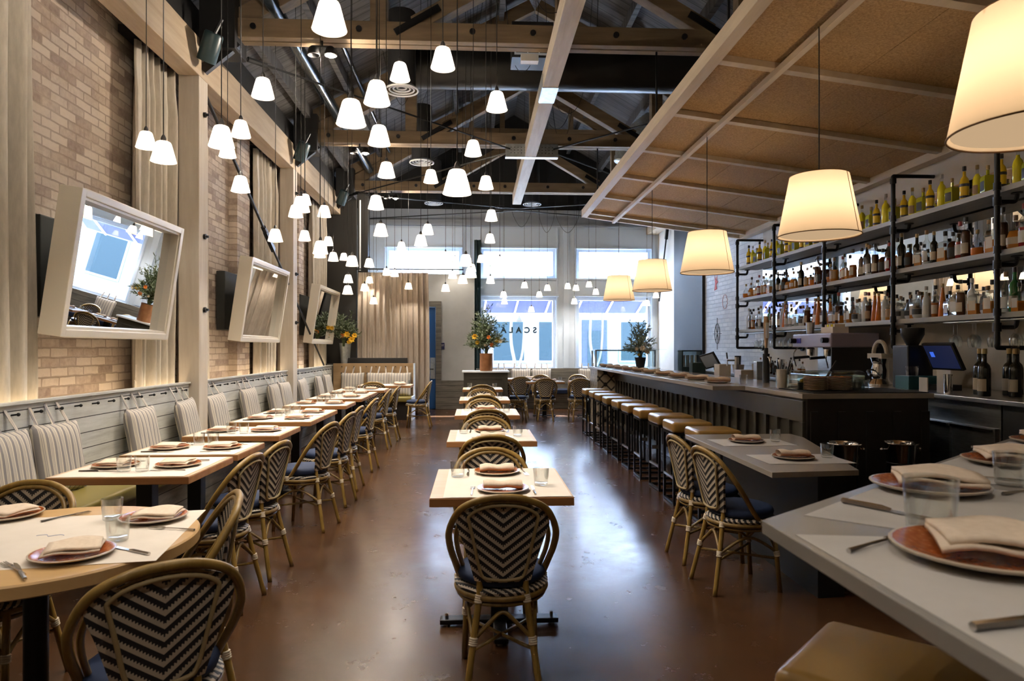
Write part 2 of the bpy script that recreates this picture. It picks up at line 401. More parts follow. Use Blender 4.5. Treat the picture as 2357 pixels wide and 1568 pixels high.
# window wall with its openings
def holes(mb, xs, zs, y0, y1, hs):
    for i in range(len(xs)-1):
        for j in range(len(zs)-1):
            cx, cz = (xs[i]+xs[i+1])/2, (zs[j]+zs[j+1])/2
            if not any(a < cx < b and c < cz < d for a, b, c, d in hs): mb.box(xs[i], xs[i+1], y0, y1, zs[j], zs[j+1])
    return mb
W = [(.15, 2.0), (2.545, 4.41)]
H_ = [(a, b, .92, 2.72) for a, b in W]+[(a, b, 3.2, 3.92) for a, b in W]+[(-2.19, -.35, 3.2, 3.92)]
xs = [BX0, -2.19, -.35, .15, 2.0, 2.545, 4.41, BX1]; zs = [0, .92, 2.72, 3.2, 3.92, 4.5]
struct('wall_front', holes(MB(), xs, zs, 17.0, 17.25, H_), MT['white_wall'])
mb = MB().box(BX0, BX1, 16.93, 17.2, 4.5, 4.88).box(BX0, BX1, 16.88, 16.96, 4.47, 4.52)
struct('trim_1', mb, MT['grey_band'], 'grey painted header band above the shop windows')
mb = MB()
for a, b in W+[(-2.19, -.35)]:   # raised panels and mouldings round the windows
    for z0, z1 in ((3.98, 4.42), (2.78, 3.13)):
        if z0 < 3 and a < 0: continue
        mb.box(a-.02, b+.02, 16.985, 17.0, z0, z1)
    for x in (a-.06, b+.02): mb.box(x, x+.04, 16.96, 17, .92 if a > 0 else 3.2, 4.45)
    mb.box(a-.06, b+.06, 16.94, 17, 3.14, 3.19); mb.box(a-.06, b+.06, 16.94, 17, 3.93, 3.97)
    if a > 0: mb.box(a-.08, b+.08, 16.92, 17, 2.73, 2.78); mb.box(a, b, 17.02, 17.12, 2.64, 2.72)
mb.box(2.2, 2.34, 16.95, 17, .95, 4.45)
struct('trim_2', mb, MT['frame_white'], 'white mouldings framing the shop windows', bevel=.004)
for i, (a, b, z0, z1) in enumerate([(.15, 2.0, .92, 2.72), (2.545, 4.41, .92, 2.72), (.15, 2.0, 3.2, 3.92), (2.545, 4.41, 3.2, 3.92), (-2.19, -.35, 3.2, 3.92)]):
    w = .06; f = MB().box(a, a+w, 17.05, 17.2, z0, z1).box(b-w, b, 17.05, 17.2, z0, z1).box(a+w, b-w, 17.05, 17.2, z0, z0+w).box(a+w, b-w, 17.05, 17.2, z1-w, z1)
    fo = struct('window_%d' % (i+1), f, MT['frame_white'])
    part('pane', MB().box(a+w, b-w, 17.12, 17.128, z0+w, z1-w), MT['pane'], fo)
# vestibule: cream wall with the blue door, black side wall
struct('wall_vestibule', holes(MB(), [-1.9, -1.78, -.93, -.02], [0, 2.42, 3.2], 16.2, 16.32, [(-1.78, -.93, 0, 2.42)]).box(-.14, -.02, 16.32, 17, 0, 3.2).box(-3.3, -1.9, 16.2, 16.32, 0, 3.2), noisy('pale_grey_plaster', (.50, .50, .48), (.55, .55, .53), 3, .8, bump=.02))
struct('wall_vestibule_side', MB().box(-3.3, -2.52, 14.62, 14.75, 0, 4.9).box(-2.52, -2.3, 14.8, 15.05, 0, 4.9), MT['black_wall'])
struct('trim_3', MB().tube([(-2.46, 14.72, 3.1), (-2.46, 14.72, 4.6)], .022), MT['white'], 'white pipe running up the dark column')
mb = MB().box(-.93, -.80, 16.14, 16.2, 0, 2.55).box(-1.91, -1.78, 16.14, 16.2, 0, 2.55).box(-1.78, -.93, 16.14, 16.2, 2.42, 2.55)
struct('trim_4', mb, MT['wainscot'], 'weathered wooden frame round the blue door')
dr = struct('door_1', MB().box(-1.77, -.94, 16.2, 16.25, .01, 2.41), MT['door_blue'])
part('door_plate', MB().box(-1.06, -.945, 16.185, 16.2, .72, 1.22), MT['galv'], dr, 'steel latch plate')
part('door_handle', MB().tube([(-.99, 16.2, .95), (-.99, 16.14, .95), (-1.07, 16.13, .95)], .011), MT['blacksteel'], dr)
struct('trim_5', MB().box(-.80, .02, 16.15, 16.2, 0, .68), MT['wainscot'], 'weathered grey plank wainscot under the exit sign')
# gables and roof deck
def roofz(x): return 7.25-.55*abs(x-.97)
gz = lambda x, o=0: roofz(x)+o
mb = MB()
poly = [(BX0-.2, 4.88), (BX1+.2, 4.88), (BX1+.2, gz(BX1)+.1), (.97, 7.4), (BX0-.2, gz(BX0)+.1)]
n = len(poly); vs = [(x, 17.0, z) for x, z in poly]+[(x, 17.2, z) for x, z in poly]
mb.add(vs, [tuple(range(n)), tuple(range(n, 2*n))[::-1]]+[(i, (i+1) % n, n+(i+1) % n, n+i) for i in range(n)])
struct('wall_gable', mb, MT['blackmatte'])
mb = MB()
for s in (-1, 1):
    xe = BX0-.3 if s < 0 else BX1+.3
    a = [(xe, y, roofz(xe)+o) for y in (BY0-.1, 17.2) for o in (0, .1)]; b = [(.97, y, roofz(.97)+o) for y in (BY0-.1, 17.2) for o in (0, .1)]
    mb.add(a+b, [(0, 2, 6, 4), (1, 5, 7, 3), (0, 4, 5, 1), (2, 3, 7, 6), (0, 1, 3, 2), (4, 6, 7, 5)])
struct('ceiling', mb, MT['deck'])
mb = MB()
for d in (.55, 1.35, 2.15, 2.95, 3.6):
    for s in (-1, 1): x = .97+s*d; mb.box(x-.04, x+.04, BY0, 17, roofz(x)-.2, roofz(x)-.02)
struct('trim_6', mb, MT['deck'], 'purlins carrying the boarded roof')
# eave beams, posts
struct('trim_7', MB().box(-3.06, -2.85, BY0, 14.62, 4.27, 4.66), MT['beam_light'], 'long pale beam over the posts of the brick wall', bevel=.008)
struct('trim_8', MB().box(4.3, 4.58, BY0, 17, 4.3, 4.7), MT['beam_light'], 'long beam along the bar side wall')
struct('trim_9', MB().box(-3.29, -2.9, BY0, 14.6, 4.66, 5.0), MT['black'], 'dark strip above the long pale beam')
for k, y in enumerate((3.6, 7.22, 10.88)):
    o = struct('post', MB().box(-3.06, -2.85, y, y+.23, 0, 4.27), MT['post_light'], ['pale timber post beside the frontmost curtain', 'pale timber post between the first and second leaning mirror', 'pale timber post between the second and third leaning mirror'][k], bevel=.008)
    for z in (1.85, 2.62, 3.9):
        part('bolt', MB().tube([(-2.85, y+.12, z), (-2.825, y+.12, z)], .028, 8).tube([(-2.83, y+.12, z), (-2.80, y+.12, z)], .013, 6), MT['iron'], o, smooth=40)
# trusses: tie beam, collar, queen posts, king post, end rafters and inner struts
truss_lab = ['roof truss overhead at the camera end', 'roof truss above the frontmost centre tables', 'roof truss carrying the steel tie plate', 'roof truss above the far tables']
CXR = .97
for k, y in enumerate((3.75, 7.42, 11.1, 14.4)):
    t = thing('roof_truss', truss_lab[k], 'roof truss', (CXR, y, 0)); t['kind'] = 'structure'
    hw = 3.6
    part('tie_beam', MB().box(-hw, hw, -.11, -.01, 4.72, 4.92).box(-hw, hw, .01, .11, 4.72, 4.92), MT['truss'], t, bevel=.006)
    part('collar_beam', MB().box(-2.15, 2.15, -.09, .09, 5.86, 6.06), MT['truss'], t, bevel=.006)
    for s in (-1, 1):
        part('rafter', MB().beam((s*hw, 0, 4.85), (s*1.95, 0, 5.8), .16, .2), MT['truss'], t, bevel=.006)
        part('strut', MB().beam((s*1.62, 0, 4.92), (s*.05, 0, 5.82), .16, .17), MT['truss'], t, bevel=.006)
        part('strap', MB().beam((s*1.82, -.12, 4.80), (s*1.35, -.12, 5.08), .02, .07), MT['blacksteel'], t)
        part('queen_post', MB().box(s*2.0-.09, s*2.0+.09, -.08, .08, 4.92, 5.86), MT['truss'], t, bevel=.006)
        part('upper_rafter', MB().beam((s*3.6, 0, 5.12), (s*.05, 0, 7.02), .1, .2), MT['truss'], t, bevel=.006)
        for x in (.4, 1.05, 1.6): part('stud', MB().box(s*x-.05, s*x+.05, -.05, .05, 6.06, roofz(CXR+s*x)-.3), MT['truss'], t)
    part('king_post', MB().box(-.09, .09, -.1, .1, 4.92, 6.0), MT['truss'], t, bevel=.006)
    for x in (-3.3, -2.2, -1.0, -.35, .55, 1.3, 2.3, 3.1):
        part('bolt', MB().tube([(x, -.13, 4.83), (x, -.1, 4.83)], .032, 10), MT['iron'], t)
    part('gusset', MB().box(-.35, .35, -.13, .13, 5.72, 5.93), MT['blacksteel'], t)
# brackets where the trusses land on the left wall, with black can speakers
for k, y in enumerate((7.42, 11.1, 14.35)):
    br = thing('truss_bracket', ['black steel truss bracket above the frontmost post', 'black steel truss bracket above the second post', 'black steel truss bracket at the end of the long pale beam'][k], 'bracket', (-2.85, y, 4.66), 0, 'truss brackets')
    part('bracket_plate', MB().box(0, .36, -.2, .16, -.1, .48).beam((0, -.1, -.3), (.36, -.1, .0), .06, .1), MT['black'], br)
    sp = thing('can_speaker', ['black cylindrical speaker under the frontmost truss bracket', 'black cylindrical speaker under the second truss bracket', 'black cylindrical speaker under the farthest truss bracket'][k], 'speaker', (-2.69, y-.33, 4.5), 0, 'cylindrical speakers')
    sp.rotation_euler = (R(18), R(25), 0)
    part('body', MB().lathe([(.001, .15), (.085, .15), (.095, .13), (.095, -.14), (.085, -.14), (.08, -.1), (.001, -.1)], 20), M('speaker_shell', (.02, .045, .055), .35), sp, smooth=40)
    part('bracket', MB().tube([(0, 0, .14), (0, .06, .3)], .02), MT['iron'], sp)
# ridge-line beam under the ties and its plates
o = tag(MB().box(.79, .97, BY0, 14.5, 4.5, 4.71).build('centre_beam', MT['cbeam'], bevel=.005), 'whitewashed timber beam running down the middle under the trusses', 'beam', kind='structure')
for y in (8.2,):
    part('splice_plate', MB().box(.785, .975, y-.25, y+.25, 4.49, 4.5).box(.78, .786, y-.25, y+.25, 4.5, 4.66), MT['galv'], o)
pl = thing('tie_plate', 'pierced galvanised steel plate where the ceiling tie rods meet', 'plate', (.9, 10.86, 4.6)); 
part('plate', MB().box(-.42, .42, -.012, 0, -.1, .1).box(-.42, .42, -.012, .1, -.11, -.1), MT['galv'], pl)
mb = MB()
for i in range(13):
    for j in (-.045, 0, .045):
        x = -.33+.055*i
        if abs(x) > .06: mb.box(x-.006, x+.006, -.016, -.011, j-.006, j+.006)
part('bolt_holes', mb, MT['black'], pl)
def rod(lab, a, b, r=.013):
    t = tag(MB().tube([a, b], r, 6).build('tie_rod', MT['iron']), lab, 'tie rod', 'ceiling tie rods')
    d = (Vector(b)-Vector(a)).normalized(); p = Vector(b)-d*.55
    part('turnbuckle', MB().tube([p, p+d*.22], .03, 8), MT['iron'], t)
rod('black tie rod from the steel plate to the frontmost truss bracket', (.55, 10.85, 4.62), (-2.72, 7.4, 4.62))
rod('black tie rod from the steel plate to the farthest left bracket', (.55, 10.9, 4.58), (-2.72, 14.3, 4.58))
rod('black tie rod from the steel plate towards the canopy above the near bar', (1.25, 10.85, 4.62), (4.4, 7.4, 4.62))
rod('black tie rod from the steel plate towards the bar side beam', (1.25, 10.9, 4.58), (4.4, 14.3, 4.58))
rod('black tie rod crossing before the black gable from the left bracket', (-2.3, 14.5, 4.66), (.97, 15.7, 4.66))
rod('black tie rod crossing before the black gable from the left corner', (-2.6, 16.9, 4.62), (.97, 15.72, 4.62))
rod('black tie rod crossing before the black gable to the bar side', (.97, 15.7, 4.66), (4.3, 14.5, 4.66))
rod('black tie rod crossing before the black gable to the window corner', (.97, 15.72, 4.62), (4.3, 16.9, 4.62))
t = tag(MB().tube([(-2.93, 7.5, 4.25), (-2.93, 9.75, 3.05)], .02, 8).tube([(-2.93, 10.0, 2.92), (-2.93, 13.4, 1.12)], .018, 8).build('wall_brace', MT['iron'], smooth=40), 'long black iron brace slanting down across the brick wall', 'brace')
part('turnbuckle', MB().beam((-2.93, 9.7, 3.08), (-2.93, 10.1, 2.87), .05, .07).tube([(-2.93, 9.62, 3.12), (-2.93, 9.72, 3.07)], .035), MT['iron'], t)
t = tag(MB().tube([(4.52, 15.9, 4.2), (4.52, 16.6, 2.6)], .018, 8).build('wall_brace', MT['iron'], smooth=40), 'short black iron brace in the corner right of the windows', 'brace')
part('turnbuckle', MB().beam((4.52, 15.85, 4.32), (4.52, 15.97, 4.03), .06, .08), MT['iron'], t)
# ducts, diffusers, grille, spots
tag(MB().tube([(-2.15, BY0, 5.08), (-2.15, 14.0, 5.08)], .085, 12).build('ceiling_pipe', M('black_gloss_pipe', (.02, .03, .04), .2, .5), smooth=40), 'thick black pipe running along the left roof slope', 'pipe')
tag(MB().tube([(-1.75, BY0, 5.45), (-1.75, 14.0, 5.45)], .035, 10).build('ceiling_conduit', M('black_gloss_conduit', (.02, .03, .04), .2, .5), smooth=40), 'thin black conduit beside the thick pipe on the roof slope', 'pipe')
tag(MB().tube([(-1.1, 9.5, 5.35), (3.2, 9.5, 5.35)], .3, 20).build('round_duct', M('dark_duct', (.035, .035, .035), .35, .7), smooth=40), 'wide dark round duct crossing behind the first truss', 'duct')
dm = MB(); pts = spline([(3.3, 12.6, 5.7), (3.1, 12.6, 5.55), (2.85, 12.6, 5.3), (2.75, 12.6, 4.9)], 10)
dm.tube(pts, [.17+.012*(i % 2) for i in range(len(pts))], 16)
tag(dm.build('flexible_duct', MT['galv'], smooth=True), 'ribbed silver duct curving down behind the steel plate', 'duct')
def diffuser(x, y, z, lab):
    d = thing('air_diffuser', lab, 'air diffuser', (x, y, z), 0, 'round air diffusers')
    mb = MB(); 
    for r in (.06, .11, .16, .21): mb.tube([(r*cos(a*pi/12), r*sin(a*pi/12), .012*(4-r*18)) for a in range(24)], .012, 6, True)
    part('louvre', mb, MT['white'], d, smooth=True)
    part('drop_duct', MB().lathe([(.18, .05), (.18, 1.0), (.001, 1.0)], 20), MT['blackmatte'], d, smooth=40)
diffuser(-.95, 12.2, 4.74, 'round white air diffuser beside the third truss'); diffuser(-.98, 16.2, 4.86, 'round white air diffuser before the black gable, left one')
diffuser(1.35, 16.2, 4.86, 'round white air diffuser before the black gable, right one'); diffuser(-.95, 8.9, 4.78, 'round white air diffuser between the first and second truss')
g = thing('vent_grille', 'rectangular vent grille with white frame beside the centre beam', 'vent', (.72, 8.55, 5.3), 0)
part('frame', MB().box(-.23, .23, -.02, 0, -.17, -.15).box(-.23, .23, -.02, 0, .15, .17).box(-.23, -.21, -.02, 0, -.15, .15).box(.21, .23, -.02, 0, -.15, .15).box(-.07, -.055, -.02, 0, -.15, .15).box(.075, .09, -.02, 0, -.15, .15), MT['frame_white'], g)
part('box', MB().box(-.26, .26, .0, .4, -.2, .25), MT['black'], g)
def spot(x, y, z, lab, on=True):
    s = thing('spotlight', lab, 'spotlight', (x, y, z), 0, 'ceiling spotlights')
    for i, dx in enumerate((-.09, .09)):
        hd = part('lamp_head', MB().lathe([(.03, .09), (.05, .07), (.07, 0), (.062, -.005), (.045, .05), (.001, .06)], 14, (dx, 0, -.05)), MT['black'], s, smooth=40)
        if i: part('bulb', MB().sphere((dx, 0, -.05), .03), emis('spot_bulb', (1, .93, .8), 30), hd, smooth=True)
    L = bpy.data.lights.new('bulb', 'POINT'); L.energy = 24; L.color = (1, .86, .7); L.shadow_soft_size = .03; lo = link(bpy.data.objects.new('bulb', L)); lo.parent = s; lo.location = (.09, 0, -.1)
    part('stem', MB().tube([(-.09, 0, .04), (.09, 0, .04)], .012).tube([(0, 0, .04), (0, 0, .1)], .012), MT['black'], s)
spot(-1.7, 3.7, 4.62, 'added unseen twin spotlight under the truss nearest the viewpoint'); spot(-1.63, 7.37, 4.62, 'twin black spotlight under the frontmost truss'); spot(-1.85, 11.05, 4.62, 'twin black spotlight under the second truss'); spot(-1.75, 14.35, 4.62, 'twin black spotlight under the farthest truss')  # first one is added out of view to lift the upper brick
tag(MB().box(-.1, .1, -.05, .05, 4.62, 4.7).build('exit_beacon', MT['white'], loc=(.62, 7.8, .1)), 'white flat emergency light hung beside the centre beam', 'light')
# curtains on the brick side, cloth in soft pleats
def curtain(x, y0, y1, z0, z1, lab, pleats, amp=.05, mat='curtain', along='y', gather=1.0):
    L = y1-y0; ph = random.random()*6
    def fn(u, v):
        a = u*pleats*2*pi+ph
        k = .6+.4*v**.5 if v > .94 else 1
        d = amp*(1.9*abs(sin(a*.5))**.7-1+.3*sin(1.31*a+ph)*v+.2*sin(.37*a+ph))*(1 if v < .9 else .75)+.012*sin(4*v+a*.5)
        w = (u-.5)*L*(1+.03*sin(3*v+ph)) + amp*.35*cos(a)*(1-v*.5)
        p = (y0+y1)/2+w; z = z0+(z1-z0)*v
        return (x+d, p, z) if along == 'y' else (p, x+d, z)
    off = (-.008, 0, 0) if along == 'y' else (0, .008, 0)
    o = MB().slab(fn, int(pleats*16), 14, off).build('curtain', MT[mat], smooth=True)
    # pinch-pleat heading band
    return tag(o, lab, 'curtain', 'linen curtains')
curtain(-3.15, 3.9, 5.02, .92, 4.32, 'cream linen curtain at the very front of the brick wall', 6, .075)
curtain(-3.15, 6.45, 7.28, .92, 4.3, 'cream linen curtain behind the frontmost leaning mirror', 6, .075)
curtain(-3.15, 7.5, 8.1, .92, 4.3, 'narrow cream curtain just past the frontmost timber post', 4, .07)
curtain(-3.15, 9.9, 10.85, .92, 4.3, 'cream linen curtain behind the second leaning mirror', 6, .075)
curtain(-3.15, 11.2, 11.9, .92, 4.3, 'narrow cream curtain just past the second timber post', 4, .07)
curtain(-3.15, 13.3, 14.45, .92, 4.3, 'cream curtain beside the third leaning mirror', 7, .07)
c = curtain(14.6, -2.48, -1.0, .02, 3.05, 'tall taupe curtain hanging behind the back banquette', 13, .045, 'curtain_far', 'x')
t = tag(MB().tube([(-2.52, 14.6, 3.12), (-.25, 14.6, 3.12)], .014, 8).build('curtain_rod', MT['iron']), 'black rod above the tall taupe curtain', 'rod')
for i in range(9): part('ring', MB().tube([(-2.4+.165*i, 14.6+.022*cos(a*pi/6), 3.105+.022*sin(a*pi/6)) for a in range(12)], .003, 5, True), MT['iron'], t)
curtain(16.75, -.02, .13, .3, 4.1, 'dark green curtain bunched beside the shop window', 1.5, .03, 'darkgreen' if 'darkgreen' in MT else 'darkpanel', 'x')
# curtain track boxes
for k, (y0, y1) in enumerate(((6.4, 7.2), (9.85, 10.85), (13.2, 14.4))):
    tag(MB().box(-3.25, -2.98, y0, y1, 4.33, 4.4).build('curtain_track', MT['black']), ['black curtain track at the frontmost timber post', 'black curtain track at the second timber post', 'black curtain track by the third mirror'][k], 'curtain track', 'curtain tracks')
# dark panels and leaning mirrors
mirlab = ['frontmost white framed mirror, reflecting the shop windows', 'middle white framed mirror leaning out over the bench', 'farthest white framed mirror, beside the yellow flowers']
for k, (y, L) in enumerate(((5.78, 1.68), (9.46, 1.7), (13.2, 1.8))):
    tag(MB().box(-3.28, -3.17, y-.62, y+.62, 1.68, 2.43).build('wall_screen', MT['darkpanel'], bevel=.01), ['black wall screen behind the frontmost mirror', 'black wall screen behind the middle mirror', 'black wall screen behind the farthest mirror'][k], 'screen', 'wall screens')
    m = thing('leaning_mirror', mirlab[k], 'mirror', (-2.92, y, 1.53), 0, 'leaning framed mirrors')
    m.rotation_euler = (0, R(8.3), 0)   # local X out of the wall, tilted forward at the top
    h = 1.06; hw = L/2; fw = .055; D = .16
    fr = MB()
    for (a0, a1, b0, b1) in ((-hw, -hw+fw, 0, h), (hw-fw, hw, 0, h), (-hw+fw, hw-fw, 0, fw), (-hw+fw, hw-fw, h-fw, h)): fr.box(-D+.02, .02, a0, a1, b0, b1)
    part('frame', fr, MT['mirror_frame'], m, bevel=.006)
    ir = MB()
    for (a0, a1, b0, b1) in ((-hw+fw, -hw+fw+.02, fw, h-fw), (hw-fw-.02, hw-fw, fw, h-fw), (-hw+fw, hw-fw, fw, fw+.02), (-hw+fw, hw-fw, h-fw-.02, h-fw)): ir.box(-.06, .005, a0, a1, b0, b1)
    part('inner_moulding', ir, MT['mirror_frame'], m)
    part('mirror_glass', MB().box(-.07, -.06, -hw+fw, hw-fw, fw, h-fw), MT['mirror'], m)
# ---------------------------------------------------------------- street outside
struct('sidewalk', MB().box(-14, 16, 17.25, 40, -.15, -.02), M('pale_pavement', (.6, .62, .66), .8))
fac = thing('opposite_building', 'pale shopfront building across the street with a glazed door', 'building', (0, 25.5, 0))
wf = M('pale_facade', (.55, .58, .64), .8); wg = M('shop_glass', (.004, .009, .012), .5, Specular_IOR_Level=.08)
part('upper_wall', MB().box(-14, 16, 0, .4, 3.3, 7), wf, fac); wf = M('painted_shade_shopfront', (.065, .07, .08), .9, Specular_IOR_Level=.1); part('wall', MB().box(-14, 16, 0, .4, 0, 3.3), wf, fac)  # lower storey: shade put into the colour so the lettering stands out
for x in (-1.6, .6, 2.3, 5.4, 7.2): 
    w = part('window', MB().box(x, x+1.3, -.06, 0, .9, 2.5), wf, fac); part('pane', MB().box(x+.08, x+1.22, -.07, -.06, .98, 2.42), wg, w)
d = part('door', MB().box(4.0, 4.95, -.08, 0, 0, 2.5), M('blue_grey_door', (.008, .012, .02), .6, Specular_IOR_Level=.1), fac); part('pane', MB().box(4.2, 4.75, -.09, -.08, .7, 2.1), wg, d)
aw = thing('awning', 'lavender blue awning stretched outside over the shop windows', 'awning', (0, 0, 0))
awm = bpy.data.materials.new('lavender_canvas'); awm.use_nodes = True; t = NT(awm); t.n.clear(); o_ = t.new('OutputMaterial'); tr_ = t.new('BsdfTranslucent'); df_ = t.new('BsdfDiffuse'); mx_ = t.new('MixShader')
tr_.inputs[0].default_value = (.055, .058, .10, 1); df_.inputs[0].default_value = (.055, .058, .10, 1); mx_.inputs[0].default_value = .5; t.l.new(tr_.outputs[0], mx_.inputs[1]); t.l.new(df_.outputs[0], mx_.inputs[2]); t.l.new(mx_.outputs[0], o_.inputs[0])
part('canvas', MB().slab(lambda u, v: (-2.6+7.6*u, 17.35+1.5*v, 3.1-.68*v), 8, 2, (0, 0, .01)), awm, aw)
for i in range(9): x = -2.2+.85*i; part('rib', MB().beam((x, 17.35, 3.07), (x-.12, 18.85, 2.39), .035, .035), MT['white'], aw)
for i, (x, y) in enumerate(((1.2, 21.5), (3.9, 22.6))):
    tr = thing('street_tree', ['slim street tree outside behind the window lettering', 'slim street tree outside, farther along the kerb'][i], 'tree', (x, y, 0), 0)
    part('trunk', MB().tube(spline([(0, 0, 0), (.05, 0, .9), (-.08, 0, 1.8), (.02, 0, 3.5)], 5), [.07-.002*k for k in range(16)]), MT['bar_dark'], tr)
    part('trunk', MB().tube(spline([(0, 0, .6), (.3, 0, 1.4), (.35, 0, 3.5)], 5), .04), MT['bar_dark'], tr)
    lf = MB()
    for q in range(500):
        a = random.uniform(0, 2*pi); r = random.random()**.5*.9; z = 3.7+random.gauss(0, .25); p = Vector((r*cos(a), r*sin(a), z)); u = Vector((random.gauss(0, 1), random.gauss(0, 1), random.gauss(0, 1))).normalized()*.05; w_ = u.orthogonal().normalized()*.03
        lf.add([p-u, p+w_, p+u, p-w_], [(0, 1, 2, 3)])
    part('crown', lf, MT['leaf'], tr, fixn=False)
# ================================================================ bistro chair
HOOP = [(-.178, .41), (-.195, .49), (-.222, .60), (-.223, .69), (-.178, .785), (-.09, .832), (0, .843)]
HOOP = HOOP+[(-x, z) for x, z in HOOP[-2::-1]]
def hoop_y(z): return .04-.30*max(0, (z-.41)/.43)**.9
def ztop(x):
    H = sorted([(a, b) for a, b in [(p.x, p.z) for p in HSP] if b > .68])
    for (a, b), (c, d) in zip(H, H[1:]):
        if a <= x <= c: return b+(d-b)*(x-a)/(c-a+1e-9)
    return .70
HSP = [Vector((p.x, hoop_y(p.z), p.z)) for p in spline([(x, 0, z) for x, z in HOOP], 6)]
def make_chair():
    c = thing('bistro_chair', 'x', 'chair', (0, 0, 0), 0, 'woven bistro chairs')
    part('back_frame', MB().tube(HSP, .0145, 8), MT['rattan'], c, smooth=True)
    ins = [Vector((p.x*.86, p.y+.012, .41+(p.z-.41)*.955)) for p in HSP]
    part('inner_hoop', MB().tube(ins, .0105, 7), MT['rattan_dark'], c, smooth=True)
    def pan(u, v):
        uu = 2*u-1; hw = .118+.075*min(1, v*1.15)
        x = uu*hw; zt = ztop(x)-.018; z = .475+(zt-.475)*v
        yb = -.165; yt = hoop_y(zt)+.0; k = (z-.475)/.37
        y = yb+(yt-yb)*(v**1.1)-.028*(1-uu*uu)*(1-v)-.006
        return (x, y, z)
    part('woven_back', MB().slab(pan, 12, 10, (0, .012, 0)), MT['weave'], c, smooth=60)
    q = lambda u, v: Vector(pan(u, v))-Vector((0, .008, 0))
    tr = [q(.14, .9)]+[q(.13+.0*i, .85-.2*i) for i in range(4)]+[q(.15, .1), q(.22, .05), q(.5, .035), q(.78, .05), q(.85, .1)]+[q(.87, .25+.2*i) for i in range(4)]+[q(.86, .9), q(.78, .94), q(.65, .95), q(.5, .955), q(.35, .95), q(.22, .94)]
    part('back_trim', MB().tube(spline(tr, 3, True), .0075, 6, True), MT['binding_dark'], c, smooth=True)
    ring = [(.195*cos(a*pi/14), .195*sin(a*pi/14)*1.02, .405) for a in range(28)]
    part('seat_ring', MB().tube(ring, .014, 7, True).tube([(x*.97, y*.97, .38) for x, y, z in ring], .009, 6, True), MT['rattan_dark'], c, smooth=True)
    part('woven_seat', MB().lathe([(.001, .41), (.17, .41), (.203, .418), (.207, .43), (.19, .442), (.001, .442)], 28), MT['weave_band'], c, smooth=40)
    part('cushion', MB().lathe([(.001, .44), (.17, .442), (.19, .452), (.196, .47), (.188, .49), (.16, .5), (.001, .505)], 24), MT['navy'], c, smooth=True)
    for s in (-1, 1):
        part('leg', MB().tube(spline([(s*.095, -.16, .50), (s*.10, -.172, .40), (s*.125, -.205, .22), (s*.155, -.25, 0)], 4), .014, 8), MT['rattan'], c, smooth=True)
        part('leg', MB().tube([(s*.15, .13, .41), (s*.165, .165, 0)], .014, 8), MT['rattan'], c, smooth=True)
    a = [(-.122, -.2, .24), (-.06, -.185, .30), (0, -.178, .345), (.06, -.185, .30), (.122, -.2, .24)]
    br = MB().tube(spline(a, 5), .0095, 6).tube(spline([(-.157, .145, .24), (0, .15, .35), (.157, .145, .24)], 6), .009, 6)
    for s in (-1, 1): br.tube(spline([(s*.125, -.2, .24), (s*.15, -.03, .33), (s*.158, .145, .24)], 6), .009, 6)
    part('arched_brace', br, MT['rattan_dark'], c, smooth=True)
    part('stretcher', MB().tube([(-.12, -.2, .2), (.16, .15, .2)], .008, 6).tube([(.12, -.2, .2), (-.16, .15, .2)], .008, 6), MT['rattan_dark'], c, smooth=True)
    for s in (-1, 1):
        for p, d in (((s*.1235, -.203, .235), (s*.25, -.35, -2)), ((s*.158, .147, .23), (s*.05, .1, -1)), ((s*.1, -.173, .40), (s*.2, -.2, -1)), ((s*.19, .03, .425), (0, .2, 1))):
            P = Vector(p); D = Vector(d).normalized()*.034
            part('binding', MB().tube([P+D*(k/12-.5) for k in range(13)], [.0165+.0022*(k % 3 != 0) for k in range(13)], 8), MT['binding'], c, smooth=60)
    return c
MT['binding_dark'] = M('straw_trim', (.34, .25, .12), .5)
chair0 = make_chair(); used = []
def chair(x, y, deg, label):
    if not used: chair0.location = (x, y, 0); chair0.rotation_euler = (0, 0, R(deg)); chair0['label'] = label; used.append(1); return chair0
    return dup(chair0, (x, y, 0), R(deg), label)

# ================================================================ table things
def plate_t():
    p = MB().lathe([(.00001, .0), (.075, .0), (.1, .006), (.128, .014), (.13, .018), (.124, .019), (.1, .012), (.085, .009), (.00001, .008)], 28, mats=[0]*5+[1]*3)
    return tag(p.build('plate', [MT['plate_rim'], MT['terracotta']], smooth=50), None, 'plate', 'terracotta plates')
plate0 = plate_t()
def napkin_t(kind):
    if kind == 'roll':      # folded oblong lying across the plate
        def fn(u, v):
            a = 2*pi*v; x = (u-.5)*.19; s_ = 1+.12*sin(9*u)
            return (x, .046*cos(a)*s_+.004*sin(14*u), .02+.019*sin(a)*s_+.003*sin(11*u))
        m = MB().grid(fn, 10, 12)
    else:                   # flat folded square
        def fn(u, v): return ((u-.5)*.17+.012*v, (v-.5)*.16, .012+.004*sin(7*u+3*v)+.006*sin(pi*u))
        m = MB().slab(fn, 8, 8, (0, 0, .006)); 
        m.slab(lambda u, v: ((u-.5)*.16+.008, (v-.5)*.15+.006, .021+.003*sin(6*u+4*v)+.006*sin(pi*u)), 8, 8, (0, 0, .007))
    return tag(m.build('napkin', MT['napkin'], smooth=True), None, 'napkin', 'linen napkins')
nap_roll = napkin_t('roll'); nap_flat = napkin_t('flat')
def tumbler_t():
    g = MB(); g.lathe([(.001, .0), (.030, 0), (.0345, .004), (.0375, .04), (.041, .088), (.0388, .0885), (.0355, .04), (.032, .014), (.001, .012)], 24)
    return tag(g.build('tumbler', MT['glass'], smooth=50), None, 'glass', 'clear tumblers')
tum0 = tumbler_t()
